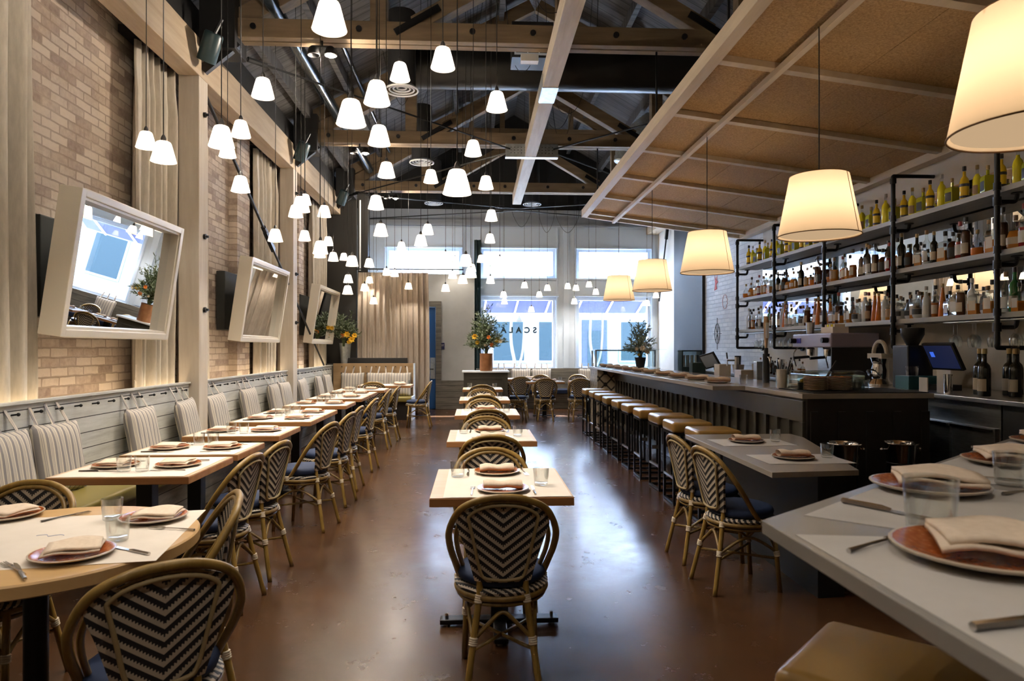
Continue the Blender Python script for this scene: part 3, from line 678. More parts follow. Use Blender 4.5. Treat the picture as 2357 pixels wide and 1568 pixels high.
def fork_t():
    f = MB(); f.tube([(0, -.1, .003), (0, -.03, .005), (0, .035, .004)], [.005, .0028, .003], 6)
    f.box(-.011, .011, .035, .055, .002, .005)
    for x in (-.0095, -.0035, .0035, .0095): f.box(x-.0015, x+.0015, .055, .098, .002, .0042)
    return tag(f.build('fork', MT['silver'], smooth=40), None, 'fork', 'table forks')
def knife_t():
    f = MB(); f.tube([(0, -.105, .004), (0, -.02, .004), (0, 0, .003)], [.006, .0065, .004], 6)
    f.prism([(-.004, 0), (.006, 0), (.009, .06), (.006, .1), (-.002, .115), (-.005, .08)], .0015, .0035)
    return tag(f.build('knife', MT['silver'], smooth=40), None, 'knife', 'table knives')
fork0 = fork_t(); knife0 = knife_t()
PROTO = [plate0, nap_roll, nap_flat, tum0, fork0, knife0]
def put(proto, x, y, z, deg, label): return dup(proto, (x, y, z), R(deg), label)
def setting(x, y, z, deg, where, nap='roll', glass=(-.17, .12), cut=True, fork=-.17, knife=.17, napdeg=0, first=True):
    """one cover: deg 0 = the guest sits at -Y"""
    a = R(deg); w = lambda dx, dy: (x+dx*cos(a)-dy*sin(a), y+dx*sin(a)+dy*cos(a))
    put(plate0, x, y, z, deg, 'terracotta plate '+where)
    put(nap_roll if nap == 'roll' else nap_flat, x, y, z+(.012 if nap == 'roll' else .007), deg+napdeg, 'folded beige napkin on the plate '+where)
    if glass: gx, gy = w(*glass); put(tum0, gx, gy, z, deg, 'clear tumbler '+where)
    if cut:
        fx, fy = w(fork, -.01); put(fork0, fx, fy, z, deg+random.uniform(-6, 6), 'steel fork '+where)
        kx, ky = w(knife, -.01); put(knife0, kx, ky, z, deg+random.uniform(-6, 6), 'steel knife '+where)

def table(x0, x1, y0, y1, name, lab, paper='x', seats=(('near', 0), ('far', 180)), base='x', paperlab=None):
    cx, cy = (x0+x1)/2, (y0+y1)/2
    t = thing('dining_table', lab, 'table', (cx, cy, 0), 0, name)
    a, b = (x1-x0)/2, (y1-y0)/2
    mb = MB(); mb.box(-a, a, -b, b, .705, .745)
    part('tabletop', mb, MT['table_edge'], t, bevel=.004)
    part('pale_top', MB().box(-a+.003, a-.003, -b+.003, b-.003, .7451, .7475), MT['table_top'], t)
    part('column', MB().box(-.045, .045, -.045, .045, .03, .70), MT['blacksteel'], t, bevel=.004)
    part('top_plate', MB().box(-.2, .2, -.2, .2, .69, .705), MT['blacksteel'], t)
    if base == 'x': bars = ((-.31, .31, -.035, .035), (-.035, .035, -.28, .28))
    else: bars = ((-.24, .24, -.03, .03), (-.03, .03, -.24, .24))
    for q in bars: part('foot', MB().box(q[0], q[1], q[2], q[3], .012, .038), MT['blacksteel'], t, bevel=.006)
    lv = MB()
    for q in bars:
        for p in (((q[0]+.035, 0) if q[1] > .1 else (0, q[2]+.035)), ((q[1]-.035, 0) if q[1] > .1 else (0, q[3]-.035))): lv.tube([(p[0], p[1], 0), (p[0], p[1], .06)], .008, 8).lathe([(.018, 0), (.018, .01), (.001, .01)], 10, (p[0], p[1], 0))
    part('leveller', lv, MT['chrome'], t)
    return t
def paper(x0, x1, y0, y1, lab, z=.7478, mat='paper', deg=0):
    cx, cy = (x0+x1)/2, (y0+y1)/2; a, b = (x1-x0)/2, (y1-y0)/2
    o = MB().slab(lambda u, v: ((u-.5)*2*a, (v-.5)*2*b, .0006*sin(9*u+5*v)+.0008), 10, 6, (0, 0, .0006)).build('paper_sheet', MT[mat], loc=(cx, cy, z))
    o.rotation_euler = (0, 0, R(deg)); return tag(o, lab, 'table paper', 'paper table covers')

# ---- centre row of five tables, diners front and back
CN = ['frontmost', 'second', 'third', 'fourth', 'farthest']
for i, (y0, y1) in enumerate(((3.2, 3.97), (5.12, 5.86), (7.1, 7.86), (9.12, 9.85), (11.5, 12.15))):
    n = CN[i]+' centre-row table'
    table(-.215, .467, y0, y1, 'centre row tables', 'two-seat wooden table, '+CN[i]+' of the centre row')
    paper(-.15, .44 if i else .455, y0+.004, y1-.004, 'kraft paper cover on the '+n)
    for s, ch, yy in (('camera side of', 0, y0+.15), ('far side of', 180, y1-.15)):
        if i == 4 and ch == 180: pass
        w = 'at the '+s+' the '+n
        sx = .135 if ch == 0 else .12
        setting(sx, yy, .7495, ch, w, glass=(.20, .12) if ch == 0 else (.215, .1), fork=-.15 if ch == 0 else -.155, knife=.15 if ch == 0 else .16)
    chair(.115, y0-.17, random.uniform(-2, 2) if i else 0, 'woven bistro chair on the camera side of the '+n)
    if i < 4: chair(.10, y1-.13, 180+random.uniform(-3, 3), 'woven bistro chair on the far side of the '+n)

# ---- tables along the left banquette
LT = [(3.81, 4.5), (4.58, 5.16), (5.53, 6.2), (6.57, 7.18), (7.2, 7.84), (8.36, 9.03), (9.48, 10.2), (10.24, 11.0), (11.35, 12.0)]
LN = ['first', 'second', 'third', 'fourth', 'fifth', 'sixth', 'seventh', 'eighth', 'ninth']
LY = {'C': (0, 3.95, 84), 'D': (1, 4.5, 80), 'E': (2, 5.62, 78), 'F': (3, 6.45, 82), 'G': (4, 7.12, 86), 'H': (5, 8.2, 84), 'I': (7, 9.98, 88), 'J': (8, 10.82, 88)}
LX = [-1.5, -1.49, -1.4, -1.4, -1.43, -1.43, -1.49, -1.45]
for i, (y0, y1) in enumerate(LT):
    n = LN[i]+' banquette table from the round table'
    x1 = -1.56 if i != 8 else -1.5
    table(-2.32, x1, y0, y1, 'banquette tables', 'wooden table by the brick-side banquette, '+LN[i]+' from the round table', base='s')
    paper(-2.29, x1-.03, y0+.012, y1-.02, 'kraft paper cover on the '+n)
    yc = (y0+y1)/2
    setting(-2.12, yc, .7495, -90, 'bench side, '+n, glass=(-.17 if i % 2 else .17, .13), cut=i < 5, nap='flat')
    setting(-1.76, yc, .7495, 90, 'aisle side, '+n, glass=(.17 if i % 2 else -.17, .13), cut=i < 5, nap='flat')
for (k, (ti, y, dg)), x in zip(LY.items(), LX):
    chair(x, y, dg, 'woven bistro chair on the aisle side, at the %s banquette table from the round table' % LN[ti])

# ---- round table in the near corner
RX, RY, RR = -1.60, 2.58, .545
t = thing('round_table', 'round maple table with paper cover in the corner nearest the camera', 'table', (RX, RY, 0))
part('tabletop', MB().lathe([(.001, .7), (RR-.01, .7), (RR, .706), (RR, .742), (RR-.006, .748), (.001, .748)], 72), MT['round_top'], t, smooth=40)
part('column', MB().lathe([(.04, .05), (.04, .69), (.2, .7)], 20), MT['blacksteel'], t, smooth=40)
part('base', MB().lathe([(.001, .0), (.28, 0), (.28, .015), (.06, .04), (.04, .06)], 28), MT['blacksteel'], t, smooth=40)
p = paper(RX-.56, RX+.50, RY-.36, RY+.36, 'kraft paper sheet spread over the round table', deg=9)
p2 = tag(MB().tube(spline([(-.05, 0, 0), (-.02, .012, 0), (.0, -.01, 0), (.03, .01, 0), (.05, 0, 0)], 5), .0009, 4).build('pen_scribble', M('blue_ink', (.25, .3, .5), .8), loc=(RX+.02, RY+.05, .7515)), 'faint blue pen mark on the paper of the round table', 'pen mark')
RS = [(-1.34, 2.86, -35, 'on the banquette side of the round table', 'flat'), (-1.31, 2.36, 62, 'on the aisle side of the round table', 'flat'), (-1.93, 2.9, 190, 'on the far side of the round table', 'flat')]
put(plate0, -1.31, 2.86, .7505, 0, 'terracotta plate at the round table, beside two tumblers'); put(nap_flat, -1.30, 2.85, .757, 10, 'folded beige napkin on the plate beside two tumblers, round table')
put(plate0, -1.35, 2.37, .7505, 0, 'terracotta plate at the camera edge of the round table'); put(nap_flat, -1.36, 2.38, .757, 25, 'folded beige napkin on the plate at the camera edge, round table')
put(plate0, -1.93, 2.93, .7505, 0, 'terracotta plate at the far edge of the round table'); put(nap_flat, -1.94, 2.92, .757, -10, 'folded beige napkin on the plate at the far edge, round table')
put(tum0, -1.475, 2.86, .7505, 0, 'clear tumbler standing farther off on the round table'); put(tum0, -1.295, 2.55, .7505, 0, 'clear tumbler standing nearer the aisle on the round table')
put(tum0, -1.80, 2.38, .7505, 0, 'clear tumbler at the wall edge of the round table')
put(fork0, -1.69, 2.92, .7505, -30, 'steel fork at the far edge of the round table'); put(fork0, -1.17, 2.70, .7505, 75, 'steel fork beside the napkin at the aisle edge of the round table')
put(knife0, -1.19, 2.42, .7505, 60, 'steel knife beside the camera-edge plate of the round table'); put(fork0, -1.46, 2.24, .7505, 50, 'steel fork lying by the camera edge of the round table')
put(knife0, -1.42, 2.21, .7505, 40, 'steel butter knife crossing a fork at the camera edge of the round table')
chair(-1.0, 2.17, 33, 'woven bistro chair seen from behind in the lower left corner')
chair(-1.22, 2.79, 114, 'woven bistro chair between the round table and the first banquette table')
chair(-1.99, 2.93, 178, 'woven bistro chair on the far side of the round table, only its top showing')

# ---- banquettes
bq = thing('banquette', 'long whitewashed plank banquette along the brick wall with olive seat', 'banquette', (0, 0, 0))
for (a, b) in ((1.0, 7.21), (7.46, 10.87), (11.12, 14.24)):
    part('backboard', MB().box(-2.99, -2.95, a, b, .42, 1.085), MT['whitewash'], bq, bevel=.004)
    part('cap_rail', MB().box(-3.0, -2.93, a, b, 1.085, 1.1), MT['whitewash'], bq)
part('seat_cushion', MB().box(-2.95, -2.44, 1.0, 14.2, .36, .46), MT['olive'], bq, bevel=.025, seg=3, smooth=40)
part('base', MB().box(-2.94, -2.5, 1.0, 14.2, .0, .36), MT['wainscot'], bq)
pegm = None
pegs = [1.75+.23*i for i in range(54)]
for y in pegs:
    if pegm is None: pegm = part('peg', MB().tube([(-2.95, 0, 1.02), (-2.91, 0, 1.025)], .006, 8).sphere((-2.905, 0, 1.025), .012, 8, 6), MT['iron'], bq, smooth=40); pegm.location.y = y
    else: q = link(pegm.copy()); q.location.y = y
led = tag(MB().box(-3.06, -3.045, 1.0, 14.2, .965, .975).build('led_strip', MT['led']), 'warm light strip hidden behind the banquette board', 'light strip')
bk = thing('banquette', 'oak backed banquette across the far end below the taupe curtain', 'banquette', (0, 0, 0))
part('backboard', MB().box(-2.93, -1.28, 14.28, 14.33, .42, 1.13), MT['oak'], bk, bevel=.004)
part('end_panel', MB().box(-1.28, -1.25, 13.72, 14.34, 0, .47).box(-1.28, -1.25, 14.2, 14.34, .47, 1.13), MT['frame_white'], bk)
part('seat_cushion', MB().box(-2.43, -1.28, 13.75, 14.28, .36, .46), MT['olive'], bk, bevel=.025, seg=3, smooth=40)
part('base', MB().box(-2.42, -1.28, 13.8, 14.28, 0, .36), MT['bar_dark'], bk)
for x in (-2.75, -2.5, -2.25, -2.05, -1.85, -1.65, -1.45): part('peg', MB().tube([(x, 14.28, 1.06), (x, 14.24, 1.065)], .01, 8), MT['iron'], bk)
tag(MB().box(-2.7, -1.42, 14.40, 14.5, 1.1, 1.24).build('ledge', MT['black'], bevel=.005), 'black ledge behind the oak banquette', 'ledge')
tag(MB().box(-3.25, -2.55, 14.35, 14.6, 0, 1.12).build('plinth', MT['black']), 'black plinth in the corner under the yellow flowers', 'plinth')

# ---- striped pillows hanging by straps
def pillow_t():
    def fn(u, v, s):
        a, b = 2*u-1, 2*v-1
        e = (1-a**4)*(1-b**4); px = .225*a*(1-.07*(1-abs(b))*0-.05*(b*b)*0); pz = .225*b
        px *= 1-.06*(1-b*b)*abs(a)**3*1.0; pz *= 1-.05*(1-a*a)*abs(b)**3
        return (px, s*.062*max(e, 0)**.55+.002*sin(8*a+5*b), pz+.225)
    m = MB().grid(lambda u, v: fn(u, v, -1), 14, 14).grid(lambda u, v: fn(u, v, 1), 14, 14)
    o = m.build('striped_pillow', MT['stripe'], smooth=True)
    for x in (-.15, 0, .15):
        part('strap', MB().slab(lambda u, v: (x-.014+.028*u+.02*v*(1 if x < .1 else -1), .0+.055*v, .43+.15*v), 1, 6, (0, .003, 0)), MT['stripe'], o)
    return tag(o, 'x', 'pillow', 'striped pillows on the banquettes')
pil0 = pillow_t()
def pillow(x, y, z, deg, lab, tilt=9, roll=0):
    o = dup(pil0, (x, y, z), 0, lab); o.rotation_euler = (-R(tilt), R(roll), R(deg)); o.scale = (1.08, 1, 1.1); return o
# local -Y is the pillow's face; on the brick side it looks to +X (deg 90)
PL = [(4.28, 'frontmost striped pillow, cut by the picture edge'), (4.80, 'second striped pillow from the front, leaning on the frontmost one'), (6.0, 'lone striped pillow on the board below the frontmost mirror'), (6.93, 'striped pillow just before the frontmost timber post'), (7.70, 'striped pillow just past the frontmost timber post'), (8.78, 'striped pillow midway below the middle mirror'), (9.84, 'striped pillow just before the second timber post, left of two'), (10.36, 'striped pillow touching its twin before the second timber post'), (11.45, 'striped pillow just past the second timber post'), (12.6, 'striped pillow below the farthest mirror'), (13.3, 'striped pillow near the banquette corner')]
for i, (y, lab) in enumerate(PL): pillow(-2.79, y, .455, 90+random.uniform(-5, 5), lab, 10, random.uniform(-3, 3))
for x, lab in ((-2.52, 'striped pillow in the corner of the oak banquette'), (-2.0, 'middle striped pillow on the oak banquette'), (-1.56, 'rightmost striped pillow on the oak banquette')): pillow(x, 14.12, .455, 0, lab, 10)
# ---- table in front of the oak banquette, its chairs
table(-2.2, -1.2, 12.75, 13.4, 'banquette tables', 'wooden table before the oak banquette at the far end', base='s')
paper(-2.15, -1.25, 12.77, 13.38, 'kraft paper cover on the table before the oak banquette')
for x, y, d, w in ((-1.95, 13.2, 180, 'bench side left, table before the oak banquette'), (-1.45, 13.2, 180, 'bench side right, table before the oak banquette'), (-1.4, 12.92, 0, 'aisle side, table before the oak banquette')): setting(x, y, .7495, d, w, cut=False)
chair(-1.79, 12.35, 0, 'woven bistro chair with its back to the camera before the oak banquette table')
chair(-1.06, 12.55, 87, 'lone woven bistro chair by the blue door, facing the oak banquette')
# ================================================================ window seats
ws = thing('banquette', 'weathered plank bench under the shop windows', 'banquette', (0, 0, 0))
part('backboard', MB().box(.02, 4.55, 16.6, 16.66, .42, .95), MT['wainscot'], ws)
part('seat_cushion', MB().box(.3, 4.55, 16.1, 16.6, .36, .46), MT['navy'], ws, bevel=.02)
part('base', MB().box(.3, 4.55, 16.2, 16.6, 0, .36), MT['wainscot'], ws)
for x, lab in ((.55, 'striped pillow on the window bench, leftmost'), (1.1, 'striped pillow on the window bench under the lettering'), (1.6, 'striped pillow on the window bench, right of the lettering'), (2.75, 'striped pillow on the window bench below the second window')): pillow(x, 16.45, .455, 0, lab, 10)
for x0, x1, y0, y1, n in ((.35, 1.5, 15.3, 15.95, 'long table under the lettered window'), (1.05, 1.85, 14.0, 14.6, 'nearer table before the lettered window'), (2.0, 2.75, 14.0, 14.6, 'table between the windows and the bar end')):
    table(x0, x1, y0, y1, 'window tables', 'wooden '+n, base='s'); paper(x0+.04, x1-.04, y0+.02, y1-.02, 'paper cover on the '+n, mat='paper_grey')
    for xx, d, s in ((x0+.25, 0, 'left seat, '), (x1-.25, 180, 'right seat, ')): setting(xx, (y0+y1)/2, .7495, d, s+n, cut=False)
chair(.93, 14.45, 5, 'woven bistro chair with its back to the camera, leftmost of the window tables')
chair(1.40, 13.62, -4, 'woven bistro chair before the nearer window table, seen squarely from behind')
chair(2.06, 13.6, 3, 'woven bistro chair before the table between window and bar end')
chair(.82, 13.55, -82, 'woven bistro chair turned sideways beside the planter console')
chair(1.45, 14.9, 178, 'woven bistro chair on the window side of the nearer window table')
chair(2.3, 14.95, 182, 'woven bistro chair on the window side of the table by the bar end')
# ---- console with the big arrangement
cs = thing('console_cabinet', 'olive grey panelled console cabinet carrying the big flower vase', 'cabinet', (.2, 13.2, 0))
part('body', MB().box(-.42, .42, -.2, .2, .0, .98), MT['bar_body'], cs)
part('top', MB().box(-.45, .45, -.24, .24, .98, 1.01), MT['white'], cs, bevel=.004)
part('panel_moulding', MB().box(-.34, .34, -.212, -.2, .86, .88).box(-.34, .34, -.212, -.2, .12, .14).box(-.34, -.32, -.212, -.2, .14, .86).box(.32, .34, -.212, -.2, .14, .86), MT['bar_body'], cs)

def bouquet(name, lab, x, y, z, r, h, nst, nlv, flowers, mat, lean=.5, seed=1, wild=0):
    rnd = random.Random(seed); b = thing(name, lab, 'flowers', (x, y, z))
    st = MB(); lf = MB(); lf2 = MB()
    def leaf(mb, p, d, L, w):
        d = d.normalized(); s = d.orthogonal().normalized(); s.rotate(Matrix.Rotation(rnd.uniform(0, 6.28), 3, d)); up = s.cross(d)
        mb.add([p, p+d*L*.5+s*w+up*L*.08, p+d*L, p+d*L*.5-s*w+up*L*.08], [(0, 1, 2, 3)])
    for i in range(nst):
        a = rnd.uniform(0, 2*pi); t = rnd.random()**.6; rr = r*t
        tip = Vector((rr*cos(a), rr*sin(a)*.8, h*(1-.85*t**2.5)*rnd.uniform(.4, 1.08)+.02))
        if wild and i < wild: tip = Vector((tip.x*1.15, tip.y, h*rnd.uniform(.35, 1.15)))
        base = Vector((rnd.uniform(-.02, .02), rnd.uniform(-.02, .02), -.12)); mid = Vector((tip.x*.25, tip.y*.25, tip.z*.55))
        P = spline([base, mid, tip], 7); st.tube(P, .0028, 4, cap=False)
        nl = nlv
        for k in range(nl):
            q = rnd.uniform(.3, 1)**.7*(len(P)-1); j = min(int(q), len(P)-2); p = P[j].lerp(P[j+1], q-j)
            d = (P[j+1]-P[j]).normalized()*.7+Vector((rnd.gauss(0, 1), rnd.gauss(0, 1), rnd.gauss(0, .8)))*.55
            leaf(lf if rnd.random() < .65 else lf2, p, d, rnd.uniform(.05, .105), rnd.uniform(.006, .012))
    part('stems', st, MT['leaf'], b); part('leaves', lf, mat, b, fixn=False); part('pale_leaves', lf2, MT['leaf_pale'], b, fixn=False)
    for fx, fz, mt, s in flowers:
        f = MB(); c = Vector((fx, -r*.45+rnd.uniform(-.05, .05), fz))
        f.sphere(c, s*.4, 8, 6)
        for ring_, el in ((7, .2), (7, .9)):
            for k in range(ring_):
                a = 2*pi*k/ring_+el; d = Vector((cos(a)*cos(el), -sin(el)-.2, sin(a)*cos(el))).normalized(); s1 = d.cross(Vector((0, 1, 0))).normalized()
                f.add([c, c+d*s*.6+s1*s*.35, c+d*s*1.15, c+d*s*.6-s1*s*.35], [(0, 1, 2, 3)])
        part('flower', f, MT[mt], b, fixn=False)
    return b
v = MB().lathe([(.001, 0), (.115, 0), (.125, .02), (.122, .3), (.128, .335), (.118, .335), (.11, .04), (.001, .03)], 24)
tag(v.build('flower_vase', MT['rust_vase'], smooth=40, loc=(.21, 13.1, 1.01)), 'rust brown cylinder vase on the console cabinet', 'vase')
bouquet('bouquet', 'big wild bouquet of olive branches and yellow proteas in the rust vase', .21, 13.1, 1.38, .40, .78, 130, 24, [(-.22, .28, 'yellow', .06), (-.17, .17, 'yellow', .045), (.2, .22, 'yellow', .06), (.1, .13, 'orange', .045), (.04, .27, 'orange', .04), (.26, .2, 'cream_petal', .05), (-.02, .12, 'cream_petal', .03)], MT['leaf'], seed=3, wild=8)
v = MB().lathe([(.001, 0), (.085, 0), (.09, .02), (.12, .42), (.125, .43), (.112, .43), (.085, .04), (.001, .03)], 24)
tag(v.build('flower_bucket', MT['galv'], smooth=40, loc=(-2.72, 14.47, 1.12)), 'tall galvanised bucket holding the yellow flowers in the corner', 'vase')
bouquet('bouquet', 'dark green bouquet with yellow blooms in the galvanised bucket', -2.70, 14.2, 1.6, .36, .58, 70, 16, [(.1, .12, 'yellow', .07), (.2, .02, 'yellow', .07), (.0, .1, 'orange', .045), (-.2, .25, 'yellow', .05), (.25, .1, 'yellow', .06), (-.3, .1, 'yellow', .06), (.13, -.03, 'yellow', .05)], MT['leaf'], seed=5, wild=7)
# ---- lettering on the window, exit sign
def text(s, size, loc, rz, mat, name, lab=None, cat=None, parent=None, ext=.002, sp=1.0):
    c = bpy.data.curves.new(name, 'FONT'); c.body = s; c.size = size; c.extrude = ext; c.align_x = 'CENTER'; c.align_y = 'CENTER'; c.space_character = sp
    c.materials.append(mat); c.offset = (.008 if size > .1 else .0012); tmp = bpy.data.objects.new(name, c); COL.objects.link(tmp); bpy.context.view_layer.update(); me = bpy.data.meshes.new_from_object(tmp); bpy.data.objects.remove(tmp, do_unlink=True)
    o = link(bpy.data.objects.new(name, me)); o.location = loc; o.rotation_euler = (R(90), 0, rz)
    if parent: o.parent = parent
    if lab: tag(o, lab, cat)
    return o
text('SCALA', .2, (1.09, 17.11, 1.89), pi, MT['darkgreen'], 'window_lettering', 'dark SCALA lettering on the shop window, read from outside', 'lettering', sp=1.75)
em = MB()
for k, w in enumerate((.03, .07, .10, .13)): em.box(1.1-w/2*1.1, 1.1+w/2*1.1, 17.10, 17.11, 2.22-.035*k, 2.235-.035*k)
tag(em.build('window_emblem', MT['darkgreen']), 'small dark striped emblem above the window lettering', 'emblem')
ex = tag(MB().box(-.885, -.725, 16.185, 16.198, 1.41, 1.57).build('exit_sign', MT['exit_blue'], bevel=.004), 'square navy EXIT sign beside the blue door', 'sign')
text('EXIT', .062, (-.805, 16.182, 1.505), 0, MT['white'], 'sign_text', parent=ex)
text('....  . .', .03, (-.805, 16.182, 1.455), 0, MT['white'], 'braille_text', parent=ex)

# ================================================================ the bar
BZ = 1.05
bar = thing('bar_counter', 'long bar counter with taupe stone top and dark battened front', 'bar counter', (0, 0, 0))
top = [(2.236, 13.4), (2.236, 6.33), (2.55, 6.33), (2.55, 5.2), (3.63, 5.22), (3.63, 5.95), (3.2, 5.95), (3.2, 13.4)]
part('worktop', MB().prism(top, BZ, BZ+.04), MT['bar_top'], bar, bevel=.003)
part('front_panel', MB().box(2.6, 2.66, 5.25, 13.3, .0, BZ), MT['bar_body'], bar)
part('end_panel', MB().box(2.6, 3.58, 5.22, 5.27, 0, BZ), MT['bar_dark'], bar)
part('top_rail', MB().box(2.575, 2.6, 5.25, 12.6, BZ-.19, BZ-.02), MT['bar_body'], bar, bevel=.003)
part('plinth', MB().box(2.575, 2.6, 5.25, 12.6, 0, .12), MT['bar_body'], bar)
part('inner_panel', MB().box(3.15, 3.2, 5.95, 13.3, 0, BZ).box(2.66, 3.15, 13.25, 13.3, 0, BZ), MT['bar_dark'], bar)
bt = None
for i in range(33):
    y = 5.25+i*.225
    if bt is None: bt = part('batten', MB().box(2.574, 2.6, 0, .055, .12, BZ-.19), MT['bar_body'], bar, bevel=.003); bt.location.y = y
    else: q = link(bt.copy()); q.location.y = y
for i in range(5): part('end_stile', MB().box(2.62+i*.225, 2.68+i*.225, 5.2, 5.22, .12, BZ-.1), MT['bar_dark'], bar)
# patterned tile return under the far end of the counter
m = MT['tile'] = M('patterned_tile', (.4, .33, .24), .4); t = NT(m); o = t.xyz(t.coord('Object'))
def tri(x, f): return t.math('PINGPONG', x, f)
ax = tri(t.math('ADD', o[0], o[1]), .11); az = tri(o[2], .11); d_ = t.math('ADD', ax, az)
qx = t.math('SNAP', ax, .018); qz = t.math('SNAP', az, .018); dd = t.math('ABSOLUTE', t.math('SUBTRACT', t.math('ADD', qx, qz), .1)); k_ = t.math('LESS_THAN', dd, .022)
k2 = t.math('LESS_THAN', t.math('ADD', qx, t.math('SUBTRACT', .1, qz)), .03)
t.base(t.mix(t.math('MAXIMUM', k_, k2), (.46, .39, .28), (.015, .013, .012)))
part('tiled_end', MB().box(2.26, 2.62, 12.55, 13.35, 0, BZ), MT['tile'], bar)

# covers along the bar
BN = ['first', 'second', 'third', 'fourth', 'fifth', 'sixth', 'seventh', 'eighth', 'ninth', 'tenth']
for i in range(10):
    y = 6.85+i*.66
    w = BN[i]+' bar place from the near end'
    paper(2.30, 2.62, y-.2, y+.2, 'paper mat at the '+w, z=BZ+.0402, mat='paper_grey')
    put(plate0, 2.47, y, BZ+.0425, 0, 'stoneware plate at the '+w)
    o = put(nap_roll, 2.47, y, BZ+.054, 0, 'rolled beige napkin at the '+w); o.scale = (1.25, 1.2, 1.2)
put(tum0, 2.70, 6.75, BZ+.041, 0, 'clear tumbler beside the nearest bar plate')
# stools
def stool_t():
    s = thing('bar_stool', 'x', 'bar stool', (0, 0, 0), 0, 'tan topped bar stools')
    part('seat', MB().box(-.19, .19, -.19, .19, .665, .765), MT['tan_leather'], s, bevel=.035, seg=4, smooth=50)
    fr = MB()
    for x in (-.17, .17):
        for y in (-.17, .17): part('leg', MB().box(x-.011, x+.011, y-.011, y+.011, 0, .665), MT['blacksteel'], s)
    for z in (.655, .015):
        for x in (-.17, .17): fr.box(x-.011, x+.011, -.16, .16, z-.011, z+.011)
        for y in (-.17, .17): fr.box(-.16, .16, y-.011, y+.011, z-.011, z+.011)
    part('frame', fr, MT['blacksteel'], s)
    part('footrest', MB().box(-.18, -.16, -.16, .16, .24, .262), MT['steel'], s)
    part('maker_plate', MB().box(-.05, .05, -.184, -.18, .34, .38), MT['steel'], s)
    return s
st0 = stool_t()
for i in range(10):
    lab = 'tan topped black bar stool, '+BN[i]+' from the near end of the bar'
    if i == 0: st0.location = (2.02, 5.72, 0); st0['label'] = lab
    else: dup(st0, (2.02-random.uniform(0, .03), 5.72+i*.625, 0), R(random.uniform(-2, 2)), lab)
dup(st0, (.90, 1.43, 0), R(-45), 'tan topped bar stool in the lower right corner beside the counter')
# low table end joined to the bar
lt = thing('low_counter', 'low stone topped counter table at the near end of the bar', 'table', (0, 0, 0))
part('worktop', MB().prism([(1.69, 5.42), (1.66, 3.74), (2.19, 3.79), (2.56, 5.2), (2.56, 5.42)], .72, .752), MT['bar_top'], lt, bevel=.003)
part('body', MB().prism([(1.98, 5.35), (1.98, 3.85), (2.15, 3.87), (2.54, 5.2), (2.54, 5.35)], 0, .72), MT['black'], lt)
for y, n in ((4.95, 'farther'), (4.2, 'nearer')):
    paper(1.76, 2.3, y-.2, y+.16, 'paper mat at the %s place of the low counter' % n, z=.7525, mat='paper_grey')
    put(plate0, 2.0, y, .7545, 0, 'stoneware plate at the %s place of the low counter' % n); put(nap_roll, 2.0, y, .769, -2, 'rolled cream napkin at the %s place of the low counter' % n)
    put(tum0, 2.23, y+.02, .7545, 0, 'clear tumbler at the %s place of the low counter' % n)
chair(1.62, 4.66, -84, 'woven bistro chair tucked at the farther place of the low counter')
chair(1.62, 4.1, -82, 'woven bistro chair tucked at the nearer place of the low counter')
# foreground counter
fz = 1.05
fc = thing('bar_counter', 'nearest grey stone counter filling the lower right corner', 'bar counter', (0, 0, 0))
part('worktop', MB().prism([(.615, .1), (.615, 1.436), (2.349, 2.81), (3.2, 3.48), (3.2, .1)], fz, fz+.03), M('grey_quartz', (.30, .28, .26), .25), fc, bevel=.002)
part('body', MB().prism([(1.35, .1), (1.35, 1.35), (2.5, 2.4), (3.1, 2.9), (3.1, .1)], 0, fz), MT['black'], fc)
def fpaper(pts, lab):
    o = MB().prism(pts, fz+.0303, fz+.0311).build('paper_sheet', MT['paper_grey']); return tag(o, lab, 'table paper', 'paper mats on the nearest counter')
fpaper([(.635, .4), (.632, 1.318), (.92, 1.275), (1.3, 1.22), (1.3, .4)], 'paper mat under the nearest orange plate')
fpaper([(.724, 1.469), (1.19, 1.86), (1.65, 1.42), (1.35, 1.24), (.916, 1.295)], 'paper mat under the middle plate on the nearest counter')
fpaper([(1.257, 1.93), (2.1, 2.58), (2.5, 2.1), (1.7, 1.46)], 'paper mat at the farthest place of the nearest counter')
fp = [(.89, 1.15, 'nearest orange rimmed plate, in the lower right corner', 1.14), (1.175, 1.71, 'middle plate on the nearest counter, behind the big tumbler', 1.07), (1.69, 2.08, 'third plate along the nearest counter', 1.0), (2.2, 2.5, 'farthest plate along the nearest counter', 1.0)]
NL = ['large folded napkin on the nearest orange plate', 'crumpled napkin on the plate behind the big tumbler', 'folded napkin on the third plate of the nearest counter', 'folded napkin on the farthest plate of the nearest counter']
for (x, y, lab, s), nl in zip(fp, NL):
    o = put(plate0, x, y, fz+.0315, 0, lab); o.scale = (s, s, s)
    n = put(nap_flat, x+.015, y+.0, fz+.041, -22, nl); n.scale = (1.15, 1.15, 1.25)
tb = put(tum0, .90, 1.305, fz+.0315, 0, 'big clear tumbler in front of the middle plate, nearest counter'); tb.scale = (1.22, 1.22, 1.28)
put(tum0, 1.435, 1.76, fz+.0315, 0, 'clear tumbler at the right picture edge beside the third plate')
for p, d, lab in (((.93, 1.48), 150, 'steel knife before the middle plate of the nearest counter'), ((1.43, 1.86), 128, 'steel knife between the middle and third plate'), ((1.9, 2.33), 128, 'steel knife before the farthest plate of the nearest counter'), ((.76, .875), 80, 'steel knife below the nearest orange plate')): put(knife0, p[0], p[1], fz+.033, -d, lab).scale = (1.1, 1.1, 1.1)
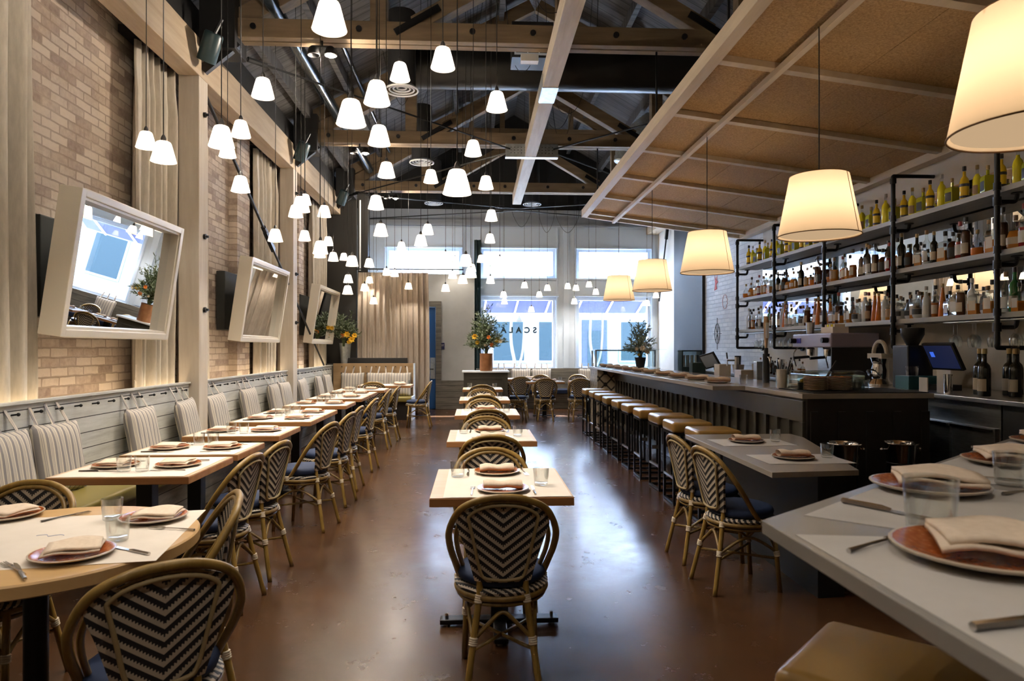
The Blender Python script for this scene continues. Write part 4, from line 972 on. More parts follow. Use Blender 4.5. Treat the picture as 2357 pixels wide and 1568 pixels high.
for p, d, lab in (((.755, 1.24), 60, 'steel fork above the nearest orange plate'), ((1.41, 1.66), 75, 'steel fork beside the middle plate of the nearest counter')): put(fork0, p[0], p[1], fz+.033, -d, lab)

# ================================================================ canopy over the bar
def cz(x): return 3.66-.125*(x-1.81)
cn = thing('bar_canopy', 'slanted wood wool canopy with pale frame hanging over the bar', 'canopy', (0, 0, 0)); CY0, CY1 = -1.2, 11.4
def crossbox(mb, x0, x1, y0, y1, d0, d1):
    vs = [(x, y, cz(x)+d) for d in (d0, d1) for y in (y0, y1) for x in (x0, x1)]
    return mb.add(vs, [(0, 2, 3, 1), (4, 5, 7, 6), (0, 1, 5, 4), (2, 6, 7, 3), (0, 4, 6, 2), (1, 3, 7, 5)])
xs_ = [1.87, 2.34, 2.95, 3.56, 4.17, 4.54]; ys_ = [CY0]+[5.17+1.19*k for k in range(-5, 6)]+[CY1]
ys_ = sorted(set(round(y, 3) for y in ys_ if CY0 <= y <= CY1)); 
for a, b in zip(ys_, ys_[1:]):
    if b-a < .3: continue
    for c, d in zip(xs_, xs_[1:]): part('board', crossbox(MB(), c+.003, d-.003, a+.003, b-.003, .05, .08), MT['osb'], cn)
part('fascia', crossbox(MB(), 1.78, 1.87, CY0, CY1, -.02, .1), MT['canopy_wood'], cn, bevel=.003)
part('runner', crossbox(MB(), 2.30, 2.345, CY0, CY1+.0, -.05, .0), MT['canopy_wood'], cn, bevel=.003)
part('wall_runner', crossbox(MB(), 4.47, 4.56, CY0, CY1, -.03, .05), MT['canopy_wood'], cn)
part('end_fascia', crossbox(MB(), 1.78, 4.56, CY1-.05, CY1, -.02, .1), MT['canopy_wood'], cn)
for y in ys_[1:-1]: part('cross_rail', crossbox(MB(), 1.87, 4.47, y-.04, y+.04, .0, .05), MT['canopy_wood'], cn, bevel=.003)
for y, z1 in ((7.45, 4.72), (11.1, 4.72), (5.3, 5.5)): part('hanger_rod', MB().tube([(2.0, y, cz(2)+.1), (2.0, y, z1)], .012, 6), MT['iron'], cn)
# ================================================================ lamps
def big_lamp(x, y, z, lab, r=.26, rt=.185, h=.40, w=3.4):
    l = thing('drum_pendant', lab, 'pendant lamp', (x, y, z), 0, 'large drum pendants over the bar')
    part('shade', MB().grid(lambda u, v: ((r+(rt-r)*v)*cos(2*pi*u), (r+(rt-r)*v)*sin(2*pi*u), h*v), 48, 4), MT['linen_shade'], l, smooth=True)
    part('rim', MB().tube([(r*cos(a*pi/24), r*sin(a*pi/24), 0) for a in range(48)], .0035, 6, True), MT['shade_rib'], l)
    part('rim', MB().tube([(rt*cos(a*pi/24), rt*sin(a*pi/24), h) for a in range(48)], .0025, 6, True), MT['shade_rib'], l)
    part('seam', MB().tube([((r+.001)*cos(R(-55)), (r+.001)*sin(R(-55)), 0), ((rt+.001)*cos(R(-55)), (rt+.001)*sin(R(-55)), h)], .002, 5), MT['shade_rib'], l)
    part('diffuser', MB().lathe([(.001, .0), (r-.012, .0)], 40, (0, 0, .012)), MT['diffuser'], l)
    part('cord', MB().tube([(0, 0, h-.05), (0, 0, cz(x)-z-.0)], .004, 6), MT['cord'], l)
    part('spider', MB().tube([(-rt, 0, h-.02), (rt, 0, h-.02)], .003, 5).tube([(0, -rt, h-.02), (0, rt, h-.02)], .003, 5), MT['shade_rib'], l)
    L = bpy.data.lights.new('bulb', 'POINT'); L.energy = w; L.color = (1, .78, .56); L.shadow_soft_size = .05
    o = link(bpy.data.objects.new('bulb', L)); o.parent = l; o.location = (0, 0, h*.5)
LL = ['nearest large drum lamp, cut by the top right picture corner', 'second large drum lamp over the bar, before the bottle shelves', 'third large drum lamp over the bar', 'fourth large drum lamp over the bar', 'farthest large drum lamp, before the shop window']
for (x, y, z), lab in zip(((1.86, 2.16, 2.17), (2.298, 4.453, 2.2), (2.303, 6.68, 2.2), (2.345, 8.95, 2.21), (2.376, 11.2, 2.24)), LL): big_lamp(x, y, z, lab)

# small cone pendants: one lamp, copied
def cone_t():
    l = thing('cone_pendant', 'x', 'pendant lamp', (0, 0, 0), 0, 'small white cone pendants')
    r, rt, h = .08, .042, .128
    part('shade', MB().grid(lambda u, v: ([.08, .0755, .0617, .048, .0425, .036, .014][round(v*6)]*cos(2*pi*u), [.08, .0755, .0617, .048, .0425, .036, .014][round(v*6)]*sin(2*pi*u), [0, .015, .065, .115, .126, .130, .132][round(v*6)]), 24, 6), MT['cone'], l, smooth=50)
    part('lamp_holder', MB().lathe([(.014, 0), (.017, .004), (.017, .03), (.012, .045), (.004, .058), (.001, .06)], 12, (0, 0, h-.006)), MT['black'], l, smooth=40)
    L = bpy.data.lights.new('bulb', 'POINT'); L.energy = 9.5; L.color = (1, .91, .79); L.shadow_soft_size = .02
    o = link(bpy.data.objects.new('bulb', L)); o.parent = l; o.location = (0, 0, .08)
    return l
cone0 = cone_t(); cord_cache = {}
CONES = [
 (-2.69, 5.74, 3.087, 'leftmost, over the frontmost mirror'),
 (-2.04, 4.59, 2.670, 'largest over the frontmost mirror'),
 (-1.61, 4.43, 2.728, 'big one before the frontmost timber post'),
 (-2.35, 6.62, 3.266, 'half hidden behind the big one at the frontmost post'),
 (-1.95, 5.80, 3.211, 'right of the big one at the frontmost post'),
 (-1.51, 4.95, 3.237, 'high before the long pale beam'),
 (-2.02, 6.00, 2.798, 'low over the middle mirror'),
 (-0.67, 3.18, 2.913, 'largest and highest, cut by the top picture edge'),
 (-1.98, 7.65, 2.894, 'left and lower in the trio by the second post'),
 (-1.56, 6.21, 2.673, 'largest in the trio by the second post'),
 (-2.18, 8.89, 3.289, 'hindmost in the trio by the second post'),
 (-1.80, 8.26, 3.016, 'before the farthest curtain on the brick wall'),
 (-2.16, 7.51, 2.602, 'alone above the middle mirror'),
 (-2.26, 9.19, 2.874, 'below the trio at the second post'),
 (-1.62, 7.25, 2.438, 'larger in the pair above the farthest mirror'),
 (-2.24, 10.55, 3.014, 'just right of the pair above the farthest mirror'),
 (-2.12, 9.45, 2.685, 'hidden lower in the pair above the farthest mirror'),
 (-2.16, 10.53, 2.773, 'right of the farthest mirror, before the dark wall'),
 (-2.49, 13.10, 3.114, 'small one before the dark corner wall'),
 (-1.55, 8.70, 2.480, 'larger one before the dark corner wall'),
 (-2.09, 11.37, 2.523, 'upper of the stacked two before the dark corner'),
 (-1.93, 10.46, 2.263, 'lower of the stacked two before the dark corner'),
 (-1.66, 10.80, 2.717, 'just above the left end of the curtain rod'),
 (-2.03, 12.67, 2.496, 'lower left before the taupe curtain top'),
 (-2.21, 14.41, 2.803, 'upper before the taupe curtain left edge'),
 (-2.01, 13.63, 2.318, 'lowest pair before the taupe curtain, left'),
 (-2.18, 15.21, 2.448, 'lowest pair before the taupe curtain, right'),
 (-0.98, 6.81, 2.824, 'below the farthest truss, left side'),
 (-0.81, 6.29, 3.013, 'just above the farthest truss, left side'),
 (-1.04, 7.59, 2.686, 'before the pale header band, left'),
 (-0.47, 7.27, 3.204, 'left of the large lamp at the farthest truss'),
 (-0.10, 3.77, 2.298, 'largest hanging at the middle of the room'),
 (-1.25, 11.66, 3.115, 'small one above the left transom window'),
 (-0.66, 8.33, 2.690, 'lower of two above the left transom window'),
 (-0.63, 9.09, 2.956, 'upper of two above the left transom window'),
 (-1.66, 12.89, 2.808, 'left of two at the curtain rod'),
 (-1.55, 13.25, 2.822, 'right of two at the curtain rod'),
 (-1.38, 14.22, 2.664, 'alone before the middle of the taupe curtain'),
 (-0.55, 12.68, 2.495, 'alone above the exit sign wall'),
 (-0.55, 12.68, 3.098, 'before the left transom window glass'),
 (-0.41, 12.35, 2.703, 'low at the right end of the left transom'),
 (-0.47, 15.81, 3.427, 'faint one at the right end of the left transom'),
 (-0.11, 8.02, 2.412, 'largest of the cluster left of the lettered window'),
 (-0.06, 9.01, 2.377, 'second of the cluster left of the lettered window'),
 (-0.20, 10.98, 2.482, 'lowest of the cluster left of the lettered window'),
 (-0.06, 12.61, 2.860, 'hidden behind the cluster left of the lettered window'),
 (0.11, 12.59, 3.028, 'at the left edge of the middle transom'),
 (0.20, 8.53, 3.040, 'before the header band, under the right-hand truss foot'),
 (0.22, 10.27, 3.031, 'directly below another before the middle transom'),
 (0.41, 11.42, 2.847, 'faint one before the middle transom glass'),
 (0.27, 12.27, 2.609, 'below the middle transom, left'),
 (0.11, 7.09, 3.101, 'at the farthest truss right of the large lamp'),
 (-0.59, 5.40, 3.556, 'high behind the first truss, left'),
 (-0.21, 4.45, 3.267, 'high behind the first truss, middle'),
 (0.16, 5.08, 3.222, 'high before the centre beam'),
 (-0.59, 4.14, 2.919, 'upper of the big three left of centre'),
 (-0.67, 3.73, 2.657, 'largest of the big three left of centre'),
 (-0.68, 4.88, 2.892, 'lowest of the big three left of centre'),
 (-0.02, 6.23, 3.207, 'right above the large middle lamp'),
 (0.63, 15.22, 2.575, 'upper of two before the lettered window awning'),
 (0.70, 16.40, 2.505, 'lower of two before the lettered window awning'),
 (1.11, 15.39, 2.805, 'below the middle transom, centre'),
 (1.35, 16.40, 2.314, 'lowest of all, over the window lettering'),
 (1.54, 16.40, 2.676, 'at the right blind of the lettered window'),
 (1.66, 15.66, 2.772, 'below the middle transom, right'),
 (2.23, 16.40, 2.878, 'left of three on the white pier between windows'),
 (2.40, 16.18, 2.819, 'right of three on the white pier between windows'),
 (2.39, 16.40, 2.511, 'lowest of three on the white pier between windows'),
 (2.75, 16.40, 2.923, 'before the blind of the second window, left'),
 (2.88, 16.21, 2.729, 'before the blind of the second window, right'),
 (4.39, 16.40, 2.666, 'beside the corner right of the second window'),
 (4.02, 15.82, 2.439, 'partly behind the fourth drum lamp'),
]
for i, (x, y, z, lab) in enumerate(CONES):
    lab = 'white cone pendant, '+lab
    if i == 0: l = cone0; l.location = (x, y, z); l['label'] = lab
    else: l = dup(cone0, (x, y, z), 0, lab)
    zt = roofz(x)-.004
    part('cord', MB().tube([(0, 0, .175), (random.uniform(-.004, .004), .003, (zt-z)*.5), (0, 0, zt-z)], .0034, 5), MT['cord'], l)
    if i == 0:      # keep the first lamp's cord off the copies
        first_cord = [c for c in l.children if c.name.startswith('cord')][0]; first_cord.parent = None
first_cord.parent = cone0
# slack loops of spare cable in the roof
for k in range(16):
    x = random.uniform(-1.3, 1.6); y = random.uniform(6.5, 14.0); w = random.uniform(.15, .4); z = random.uniform(5.0, 5.6)
    P = spline([(x-w, y, roofz(x-w)-.01), (x-w*.6, y, z+.2), (x, y, z-.15), (x+w*.6, y, z+.25), (x+w, y+.2, roofz(x+w)-.01)], 8)
    tag(MB().tube(P, .004, 5).build('slack_cable', MT['cord']), 'slack black cable loop in the roof, %s, %s' % ('left of centre beam' if x < .8 else 'right of centre beam', 'near half' if y < 11 else 'far half'), 'cable', 'slack cable loops')
for x, y, w in ((1.05, 15.5, .25), (2.2, 16.2, .3), (1.7, 16.2, .2)):
    tag(MB().tube(spline([(x-w, y, 4.95), (x-w*.8, y, 4.5), (x, y, 4.2), (x+w*.8, y, 4.5), (x+w, y, 4.95)], 8), .005, 5).build('slack_cable', MT['cord']), 'slack loop of black cable before the pale header band', 'cable', 'slack cable loops')
# unseen cone pendants added out of frame to brighten the room
for i, (x, y, z) in enumerate(((-1.8, 1.2, 2.7), (-.6, .2, 2.9), (.6, 1.0, 3.0), (-1.9, -.9, 2.8), (.3, -1.6, 2.9), (1.6, -.4, 2.8), (-.7, 2.6, 3.3), (-2.2, 2.7, 3.1))):
    l = dup(cone0, (x, y, z), 0, 'added unseen cone pendant out of frame, %s' % ('over the wall bench', 'left of the aisle', 'right of the aisle', 'over the back bench end', 'in the back aisle', 'by the back counter', 'high above the camera', 'high over the round table')[i])
# ================================================================ back bar: pipe shelves, mirror, bottles
SH = [2.74, 2.235, 1.735]; SN = ['top', 'middle', 'lowest']; PY_ = [10.66, 9.32, 7.95, 6.6, 5.24, 3.9]
tag(MB().box(4.565, 4.59, 3.5, 10.62, 1.72, 3.0).build('back_mirror', MT['mirror']), 'mirror panels on the wall behind the bottle shelves', 'mirror')
for z, n in zip(SH, SN): tag(MB().box(4.2, 4.53, 3.4, 10.72, z-.045, z).build('bottle_shelf', MT['shelf'] if 'shelf' in MT else MT['white'], bevel=.003), 'long pale wooden bottle shelf behind the bar, the %s one' % n, 'shelf', 'bottle shelves')
PN = ['farthest', 'second farthest', 'third farthest', 'fourth farthest', 'fifth farthest', 'nearest']
for y, n in zip(PY_, PN):
    p = thing('pipe_bracket', 'black iron pipe upright of the bottle shelves, '+n, 'pipe stand', (4.165, y, 0), 0, 'iron pipe uprights')
    part('upright', MB().tube([(0, 0, 1.47), (0, 0, 3.15)], .021, 10), MT['iron'], p, smooth=40)
    part('top_arm', MB().tube(spline([(0, 0, 3.12), (.0, 0, 3.16), (.05, 0, 3.165), (.42, 0, 3.165)], 4), .019, 10).lathe([(.05, -.01), (.05, .01)], 12, (.0, 0, 3.165)) if False else MB().tube(spline([(0, 0, 3.12), (.0, 0, 3.16), (.05, 0, 3.165), (.42, 0, 3.165)], 4), .019, 10), MT['iron'], p, smooth=True)
    part('bottom_arm', MB().tube(spline([(0, 0, 1.5), (0, 0, 1.46), (.05, 0, 1.45), (.42, 0, 1.45)], 4), .019, 10).tube([(.39, 0, 1.45), (.42, 0, 1.45)], .045, 12), MT['iron'], p, smooth=40)
    for z in SH:
        b = MB().tube([(0, 0, z-.155), (0, 0, z-.085)], .03, 10).tube(spline([(0, 0, z-.12), (.1, 0, z-.12), (.15, 0, z-.115), (.165, 0, z-.075), (.165, 0, z-.05)], 4), .017, 8).tube([(.165, 0, z-.055), (.165, 0, z-.046)], .042, 12)
        b.tube([(0, 0, z-.03), (0, 0, z+.03)], .028, 10)
        part('shelf_arm', b, MT['iron'], p, smooth=40)
    part('collar', MB().tube([(0, 0, 3.09), (0, 0, 3.14)], .029, 10), MT['iron'], p)
gl_m = MT['bottle_clear'] = glassy('bottle_glass', (.93, .96, .96), .08)
BM = {k: M(k+'_liquid', c, .12) for k, c in dict(amber=(.30, .09, .012), brown=(.055, .02, .008), whisky=(.45, .18, .03), red=(.22, .012, .012), green=(.03, .16, .05), darkglass=(.012, .016, .012), yellow=(.80, .70, .03), olive=(.42, .42, .03), honey=(.75, .5, .03), clear=(.50, .53, .54), frost=(.62, .66, .68), teal=(.02, .22, .24), orange=(.5, .13, .01)).items()}
CAPS = {k: M(k+'_cap', c, .4) for k, c in dict(black=(.01, .01, .01), gold=(.4, .28, .1), white=(.6, .6, .6), cork=(.3, .18, .09), redc=(.25, .02, .02)).items()}
LBM = {k: M(k+'_label', c, .6) for k, c in dict(cream=(.52, .46, .36), dark=(.03, .03, .03), white=(.6, .6, .6), tan=(.36, .24, .13)).items()}
SHAPE = {'tall': [(.034, 0), (.037, .004), (.037, .17), (.030, .20), (.0135, .225), (.012, .275), (.014, .277), (.014, .285)],
         'round': [(.04, 0), (.044, .006), (.045, .12), (.038, .155), (.014, .18), (.0125, .225), (.015, .23), (.015, .235)],
         'wine': [(.034, 0), (.037, .004), (.037, .19), (.030, .215), (.0145, .235), (.0135, .295), (.015, .3), (.015, .305)],
         'square': [(.042, 0), (.045, .004), (.045, .15), (.038, .168), (.014, .18), (.013, .225), (.015, .23), (.015, .235)],
         'fat': [(.044, 0), (.055, .02), (.056, .08), (.04, .13), (.014, .155), (.013, .21), (.016, .215), (.016, .22)],
         'cone': [(.04, 0), (.042, .01), (.03, .15), (.016, .25), (.0135, .30), (.016, .305), (.016, .31)]}
def bottle_t(shape, liq, fill, cap, lab, desc, bands=False, glass=None):
    pr = SHAPE[shape]; n = 4 if shape == 'square' else 14
    P = []
    for i, (a, b) in enumerate(zip(pr, pr[1:])):
        P.append(a)
        if a[1] < fill*pr[-1][1] < b[1]: f = fill*pr[-1][1]; P.append((a[0]+(b[0]-a[0])*(f-a[1])/(b[1]-a[1]), f))
    P.append(pr[-1]); f = fill*pr[-1][1]
    mats = [0 if P[i][1] < f-1e-6 else 1 for i in range(len(P)-1)]
    m = MB(); k = math.sqrt(2)*.98 if n == 4 else 1
    m.lathe([(r*(k if z < .18 else 1), z) for r, z in P], n, mats=mats)
    if n == 4: m.v = [(x*cos(pi/4)-y*sin(pi/4), x*sin(pi/4)+y*cos(pi/4), z) for x, y, z in m.v]
    o = m.build('bottle', [BM[liq], glass or MT['bottle_clear']], smooth=45)
    h = pr[-1][1]; part('cap', MB().lathe([(.0155, h-.012), (.016, h), (.0155, h+.025), (.001, h+.026)], 10), CAPS[cap], o)
    rb = max(r for r, z in pr)
    if lab:
        z0, z1 = .035, .12 if shape != 'fat' else .085
        if n == 4: q = MB().box(-rb-.0015, -rb-.0005, -rb*.8, rb*.8, z0, z1)
        else: q = MB().grid(lambda u, v: (-(rb+.0012)*cos((u-.5)*2.4), (rb+.0012)*sin((u-.5)*2.4), z0+(z1-z0)*v), 8, 1)
        part('label', q, LBM[lab], o, fixn=False)
    if bands:
        for z0, z1 in ((.03, .05), (.13, .155)): part('band', MB().grid(lambda u, v: ((rb+.0015)*cos(2*pi*u), (rb+.0015)*sin(2*pi*u), z0+(z1-z0)*v), 14, 1), LBM['dark'], o, fixn=False)
    tag(o, 'x', 'bottle'); o['_d'] = desc; return o
Yl = [bottle_t('tall', 'honey', .93, 'black', None, 'orange yellow bottle with black bands', True), bottle_t('tall', 'yellow', .86, 'white', None, 'lemon yellow bottle with white cap'), bottle_t('square', 'olive', .93, 'gold', 'dark', 'olive yellow square bottle with gold cap'), bottle_t('tall', 'yellow', .80, 'gold', 'tan', 'lemon yellow bottle with printed front')]
Mid = [bottle_t('tall', 'amber', .5, 'black', 'cream', 'clear bottle of amber spirit'), bottle_t('round', 'whisky', .55, 'cork', 'tan', 'round whisky bottle with tan label'), bottle_t('wine', 'brown', .7, 'black', 'cream', 'dark brown spirit bottle with cream label'), bottle_t('tall', 'clear', .1, 'cork', 'white', 'clear bottle with white label'), bottle_t('square', 'whisky', .4, 'black', 'cream', 'square bottle of amber spirit'), bottle_t('fat', 'orange', .35, 'gold', None, 'squat flask with orange liquor'), bottle_t('round', 'brown', .75, 'black', 'dark', 'round bottle of dark liquor'), bottle_t('wine', 'darkglass', .97, 'gold', 'cream', 'black glass bottle with cream label'), bottle_t('tall', 'red', .5, 'redc', 'white', 'slim bottle of red liquor'), bottle_t('fat', 'whisky', .6, 'cork', 'cream', 'squat bottle of golden liquor')]
Low = [bottle_t('wine', 'green', .97, 'black', 'cream', 'green bottle with cream label'), bottle_t('tall', 'frost', .9, 'white', 'white', 'frosted white bottle'), bottle_t('cone', 'orange', .95, 'gold', None, 'tall tapering amber bottle'), bottle_t('wine', 'brown', .6, 'redc', 'tan', 'brown bottle with red cap'), bottle_t('square', 'clear', .05, 'black', 'white', 'square clear gin bottle'), bottle_t('fat', 'clear', .4, 'cork', 'dark', 'squat clear bottle with dark label')]+Mid[:5]
ORD = lambda i: ['first', 'second', 'third', 'fourth', 'fifth', 'sixth', 'seventh', 'eighth', 'ninth', 'tenth', 'eleventh', 'twelfth', 'thirteenth', 'fourteenth', 'fifteenth', 'sixteenth', 'seventeenth', 'eighteenth', 'nineteenth', 'twentieth'][min(i, 19)]
rb_ = random.Random(11)
def bay_name(k): return ['end bay', 'farthest bay', 'second farthest bay', 'middle bay', 'second nearest bay', 'nearest bay', 'last bay'][k]
def fill_shelf(z, kinds, step, nm, x0=4.29, jit=.03, seq=None):
    y = 10.55; cnt = {}
    while y > 4.35:
        bay = sum(1 for p in PY_ if y < p)
        cnt[bay] = cnt.get(bay, 0)+1
        k = kinds[seq[(cnt['n'] if 'n' in cnt else 0) % len(seq)]] if seq else rb_.choice(kinds); cnt['n'] = cnt.get('n', 0)+1
        o = dup(k, (x0+rb_.uniform(-jit, jit), y, z), rb_.uniform(-.3, .3) if k.data.vertices and True else 0, '%s, %s from far end, %s, %s shelf' % (k['_d'], ORD(cnt[bay]-1), bay_name(bay), nm), 'bottles on the %s shelf' % nm)
        s = rb_.uniform(.92, 1.06) if seq else rb_.uniform(.88, 1.12); o.scale = (s, s, s)
        if abs(y-step-min(PY_, key=lambda p: abs(p-(y-step)))) < .0: y -= .03
        y -= step*rb_.uniform(.92, 1.1)
fill_shelf(SH[0], Yl, .145, 'top', 4.31, .015, [0, 1, 2, 0, 3, 2])
fill_shelf(SH[1], Mid, .1, 'middle')
fill_shelf(SH[2], Low, .094, 'lowest')
# hanging stemware under the lowest shelf
def wineglass_t():
    g = MB().lathe([(.034, 0), (.034, -.002), (.005, -.006), (.0035, -.02), (.0035, -.09), (.008, -.10), (.03, -.12), (.040, -.155), (.036, -.2), (.031, -.215), (.0305, -.2145), (.035, -.2), (.0385, -.155), (.029, -.122), (.001, -.104)], 16)
    return tag(g.build('wine_glass', MT['glass'], smooth=50), 'x', 'glass', 'wine glasses hanging under the lowest shelf')
wg0 = wineglass_t()
tag(MB().box(4.22, 4.5, 3.6, 5.95, 1.672, 1.68).build('glass_rack', MT['steel']), 'steel rail for stemware under the near part of the lowest shelf', 'rack'); tag(MB().box(4.22, 4.5, 8.1, 10.5, 1.672, 1.68).build('glass_rack', MT['steel']), 'steel rail for stemware under the far part of the lowest shelf', 'rack')
for i in range(14):
    dup(wg0, (4.27+.12*(i % 2), 4.5+.115*i, 1.67), 0, 'upside down wine glass hanging above the screen and wine bottles, %s from the near end' % ORD(i))
for i in range(16):
    dup(wg0, (4.27+.12*(i % 2), 8.2+.14*i, 1.67), 0, 'upside down wine glass hanging above the far back counter, %s from the near end' % ORD(i))
# ---- back counter, fridge drawers, ice bin
BC = 1.04
bc = thing('back_counter', 'steel topped back counter along the bottle wall', 'counter', (0, 0, 0))
part('worktop', MB().box(3.75, 4.58, 2.2, 12.2, BC, BC+.035), MT['steel'], bc, bevel=.004)
part('body', MB().box(3.82, 4.58, 5.9, 12.2, 0, BC), MT['bar_dark'], bc)
part('body', MB().box(3.82, 4.58, 2.2, 4.75, 0, BC), MT['black'], bc)
fr = thing('drawer_fridge', 'stainless drawer fridge under the back counter', 'fridge', (3.78, 5.33, 0))
part('body', MB().box(.04, .7, -.56, .56, .05, BC-.01), MT['steel'], fr)
for (a, b) in ((-.55, -.1), (-.08, .55)):
    for (c, d) in ((.08, .44), (.47, .86)):
        q = part('drawer', MB().box(0, .04, a, b, c, d), MT['steel'], fr, bevel=.005); part('handle', MB().box(-.025, 0, a+.01, b-.01, d-.03, d-.01), MT['chrome'], q)
tag(MB().prism([(3.55, 3.2), (3.95, 3.2), (3.95, 4.3), (3.55, 4.3)], 0, .55).add([(3.55, 3.2, .55), (3.55, 4.3, .55), (3.95, 4.3, .95), (3.95, 3.2, .95), (3.95, 3.2, .55), (3.95, 4.3, .55)], [(0, 1, 2, 3), (0, 3, 4), (1, 5, 2), (3, 2, 5, 4)]).build('ice_bin', M('teal_plastic', (.012, .045, .055), .35), bevel=.01), 'dark teal ice bin with slanted lid below the back counter', 'ice bin')
for x, n in ((2.72, 'left'), (3.15, 'right')):
    b = thing('wine_bucket', 'chrome wine bucket on a stand, the %s one at the bar end' % n, 'wine bucket', (x, 4.9, 0), 0, 'wine buckets')
    part('bucket', MB().lathe([(.001, .55), (.085, .55), (.11, .73), (.12, .745), (.118, .75), (.105, .735), (.08, .56), (.001, .56)], 24), MT['chrome'], b, smooth=40)
    part('stand', MB().tube([(.09*cos(a*pi/8), .09*sin(a*pi/8), .6) for a in range(16)], .006, 5, True).tube([(.09, 0, .6), (.13, 0, 0)], .006, 5).tube([(-.05, .08, .6), (-.08, .12, 0)], .006, 5).tube([(-.05, -.08, .6), (-.08, -.12, 0)], .006, 5), MT['blacksteel'], b)
    for s in (-1, 1): part('handle', MB().tube([(s*.1, 0, .70), (s*.14, 0, .70)], .006, 6).sphere((s*.145, 0, .70), .013), MT['chrome'], b)
# ---- machines and clutter on the back counter
T0 = BC+.035
e = thing('espresso_machine', 'lilac grey espresso machine with chrome groups on the back counter', 'espresso machine', (4.15, 7.75, T0+.0))
lil = M('lilac_enamel', (.34, .29, .36), .35)
part('head', MB().box(-.25, .3, -.45, .45, .38, .54), lil, e, bevel=.015)
part('back_panel', MB().box(.05, .3, -.42, .42, .05, .38), MT['steel'], e); part('tray', MB().box(-.28, .3, -.45, .45, 0, .07), MT['steel'], e, bevel=.01)
part('side_panel', MB().box(-.25, .3, -.47, -.45, .02, .38), MT['black'], e)
for y in (-.2, .2):
    g = part('group_head', MB().lathe([(.045, 0), (.05, .08), (.03, .1), (.001, .1)], 16, (-.15, y, .28)), MT['chrome'], e, smooth=40)
    part('portafilter_handle', MB().tube([(-.17, y, .27), (-.36, y, .255)], .016, 8), MT['black'], g)
for y in (-.38, .38): part('steam_wand', MB().tube(spline([(-.2, y, .4), (-.27, y, .3), (-.24, y, .15)], 5), .007, 6), MT['chrome'], e); part('steam_knob', MB().tube([(-.25, y, .46), (-.32, y, .46)], .03, 10), MT['black'], e)
part('display', MB().box(-.256, -.25, .24, .34, .43, .49), M('blue_lit_badge', (.08, .08, .5), .3), e)
wc = tag(MB().lathe([(.001, 0), (.04, 0), (.052, .14), (.049, .14), (.037, .005), (.001, .005)], 18).build('metal_cup', MT['steel'], smooth=40, loc=(4.05, 8.35, T0+.54)), 'brushed metal cup standing on the espresso machine', 'cup'); wc.location = (4.02, 8.0, T0+.54)
bx = tag(MB().box(-.09, .09, -.13, .13, 0, .07).build('condiment_box', MT['paper'], loc=(4.05, 7.5, T0+.54)), 'small box of tea sachets on the espresso machine', 'box')
for i in range(5): part('sachet', MB().box(-.06, .06, -.11+.045*i, -.08+.045*i, .06, .10), BM['yellow'] if i % 2 else MT['cream_petal'], bx)
j = thing('citrus_juicer', 'chrome lever juicer with cream domed top on the back counter', 'juicer', (4.0, 6.55, T0))
part('body', MB().lathe([(.001, 0), (.105, 0), (.11, .02), (.075, .07), (.085, .16), (.07, .21), (.085, .26), (.09, .28), (.001, .28)], 20), MT['chrome'], j, smooth=40)
part('dome', MB().box(-.06, .06, -.12, .12, .27, .32).tube([(0, .11*cos(a*pi/12), .31+.13*sin(a*pi/12)) for a in range(13)], .02, 8), M('cream_enamel', (.6, .52, .4), .3), j, smooth=40)
part('lever', MB().tube(spline([(-.08, 0, .16), (-.16, -.05, .15), (-.2, -.15, .12)], 5), .009, 6).tube([(-.2, -.15, .12), (-.21, -.2, .11)], .016, 8), MT['black'], j)
g = thing('coffee_grinder', 'tall black coffee grinder beside the juicer', 'coffee grinder', (4.1, 6.2, T0))
part('body', MB().box(-.12, .12, -.12, .12, 0, .4), MT['black'], g, bevel=.015); part('hopper', MB().lathe([(.05, .4), (.1, .5), (.1, .56), (.001, .57)], 18), MT['black'], g, smooth=40)
ps = thing('till_screen', 'tilted black till screen on the back counter', 'monitor', (4.15, 5.85, T0))
Mx = Matrix.Translation((0, 0, .3)) @ Matrix.Rotation(R(-25), 4, 'Y')
part('screen_body', MB().box(-.015, .015, -.2, .2, -.13, .13, Mx), MT['black'], ps, bevel=.004); part('screen', MB().box(-.017, -.0155, -.18, .18, -.11, .11, Mx), emis('dim_blue_screen', (.02, .03, .10), .12), ps)
part('screen_tile', MB().box(-.0185, -.0171, .08, .13, -.0, .05, Mx), emis('lit_tile', (.05, .15, .8), .3), ps)
part('stand', MB().box(-.08, .1, -.1, .1, 0, .05).beam((.03, 0, .05), (.03, 0, .3), .08, .05), MT['black'], ps)
tag(MB().box(3.9, 4.2, 5.95, 6.15, T0, T0+.12).build('teal_box', M('dark_teal_box', (.02, .10, .11), .5), bevel=.004), 'dark teal cash box under the till screen', 'box')
for (x, y, s, n) in ((3.92, 5.52, .95, 'menu card standing before the till screen'), (3.85, 5.68, .6, 'small white card with a drawing, by the till')):
    tag(MB().box(x, x+.01, y-.09*s, y+.09*s, T0, T0+.2*s).build('card', MT['paper_grey'], bevel=0), n, 'card')
tag(MB().lathe([(.001, 0), (.03, 0), (.035, .16), (.032, .16), (.001, .01)], 14).build('bar_jigger', MT['chrome'], smooth=40, loc=(3.86, 5.38, T0)), 'chrome shaker tin before the wine bottles', 'shaker')
for i, (x, y) in enumerate(((4.05, 5.28), (4.2, 5.16), (3.95, 5.1), (4.12, 5.0), (4.33, 5.24), (4.3, 5.02))):
    o = dup(Mid[7], (x, y, T0), 0, 'dark wine bottle on the back counter, %s from the till' % ORD(i), 'dark wine bottles beside the till'); o.scale = (1.2, 1.2, 1.12)
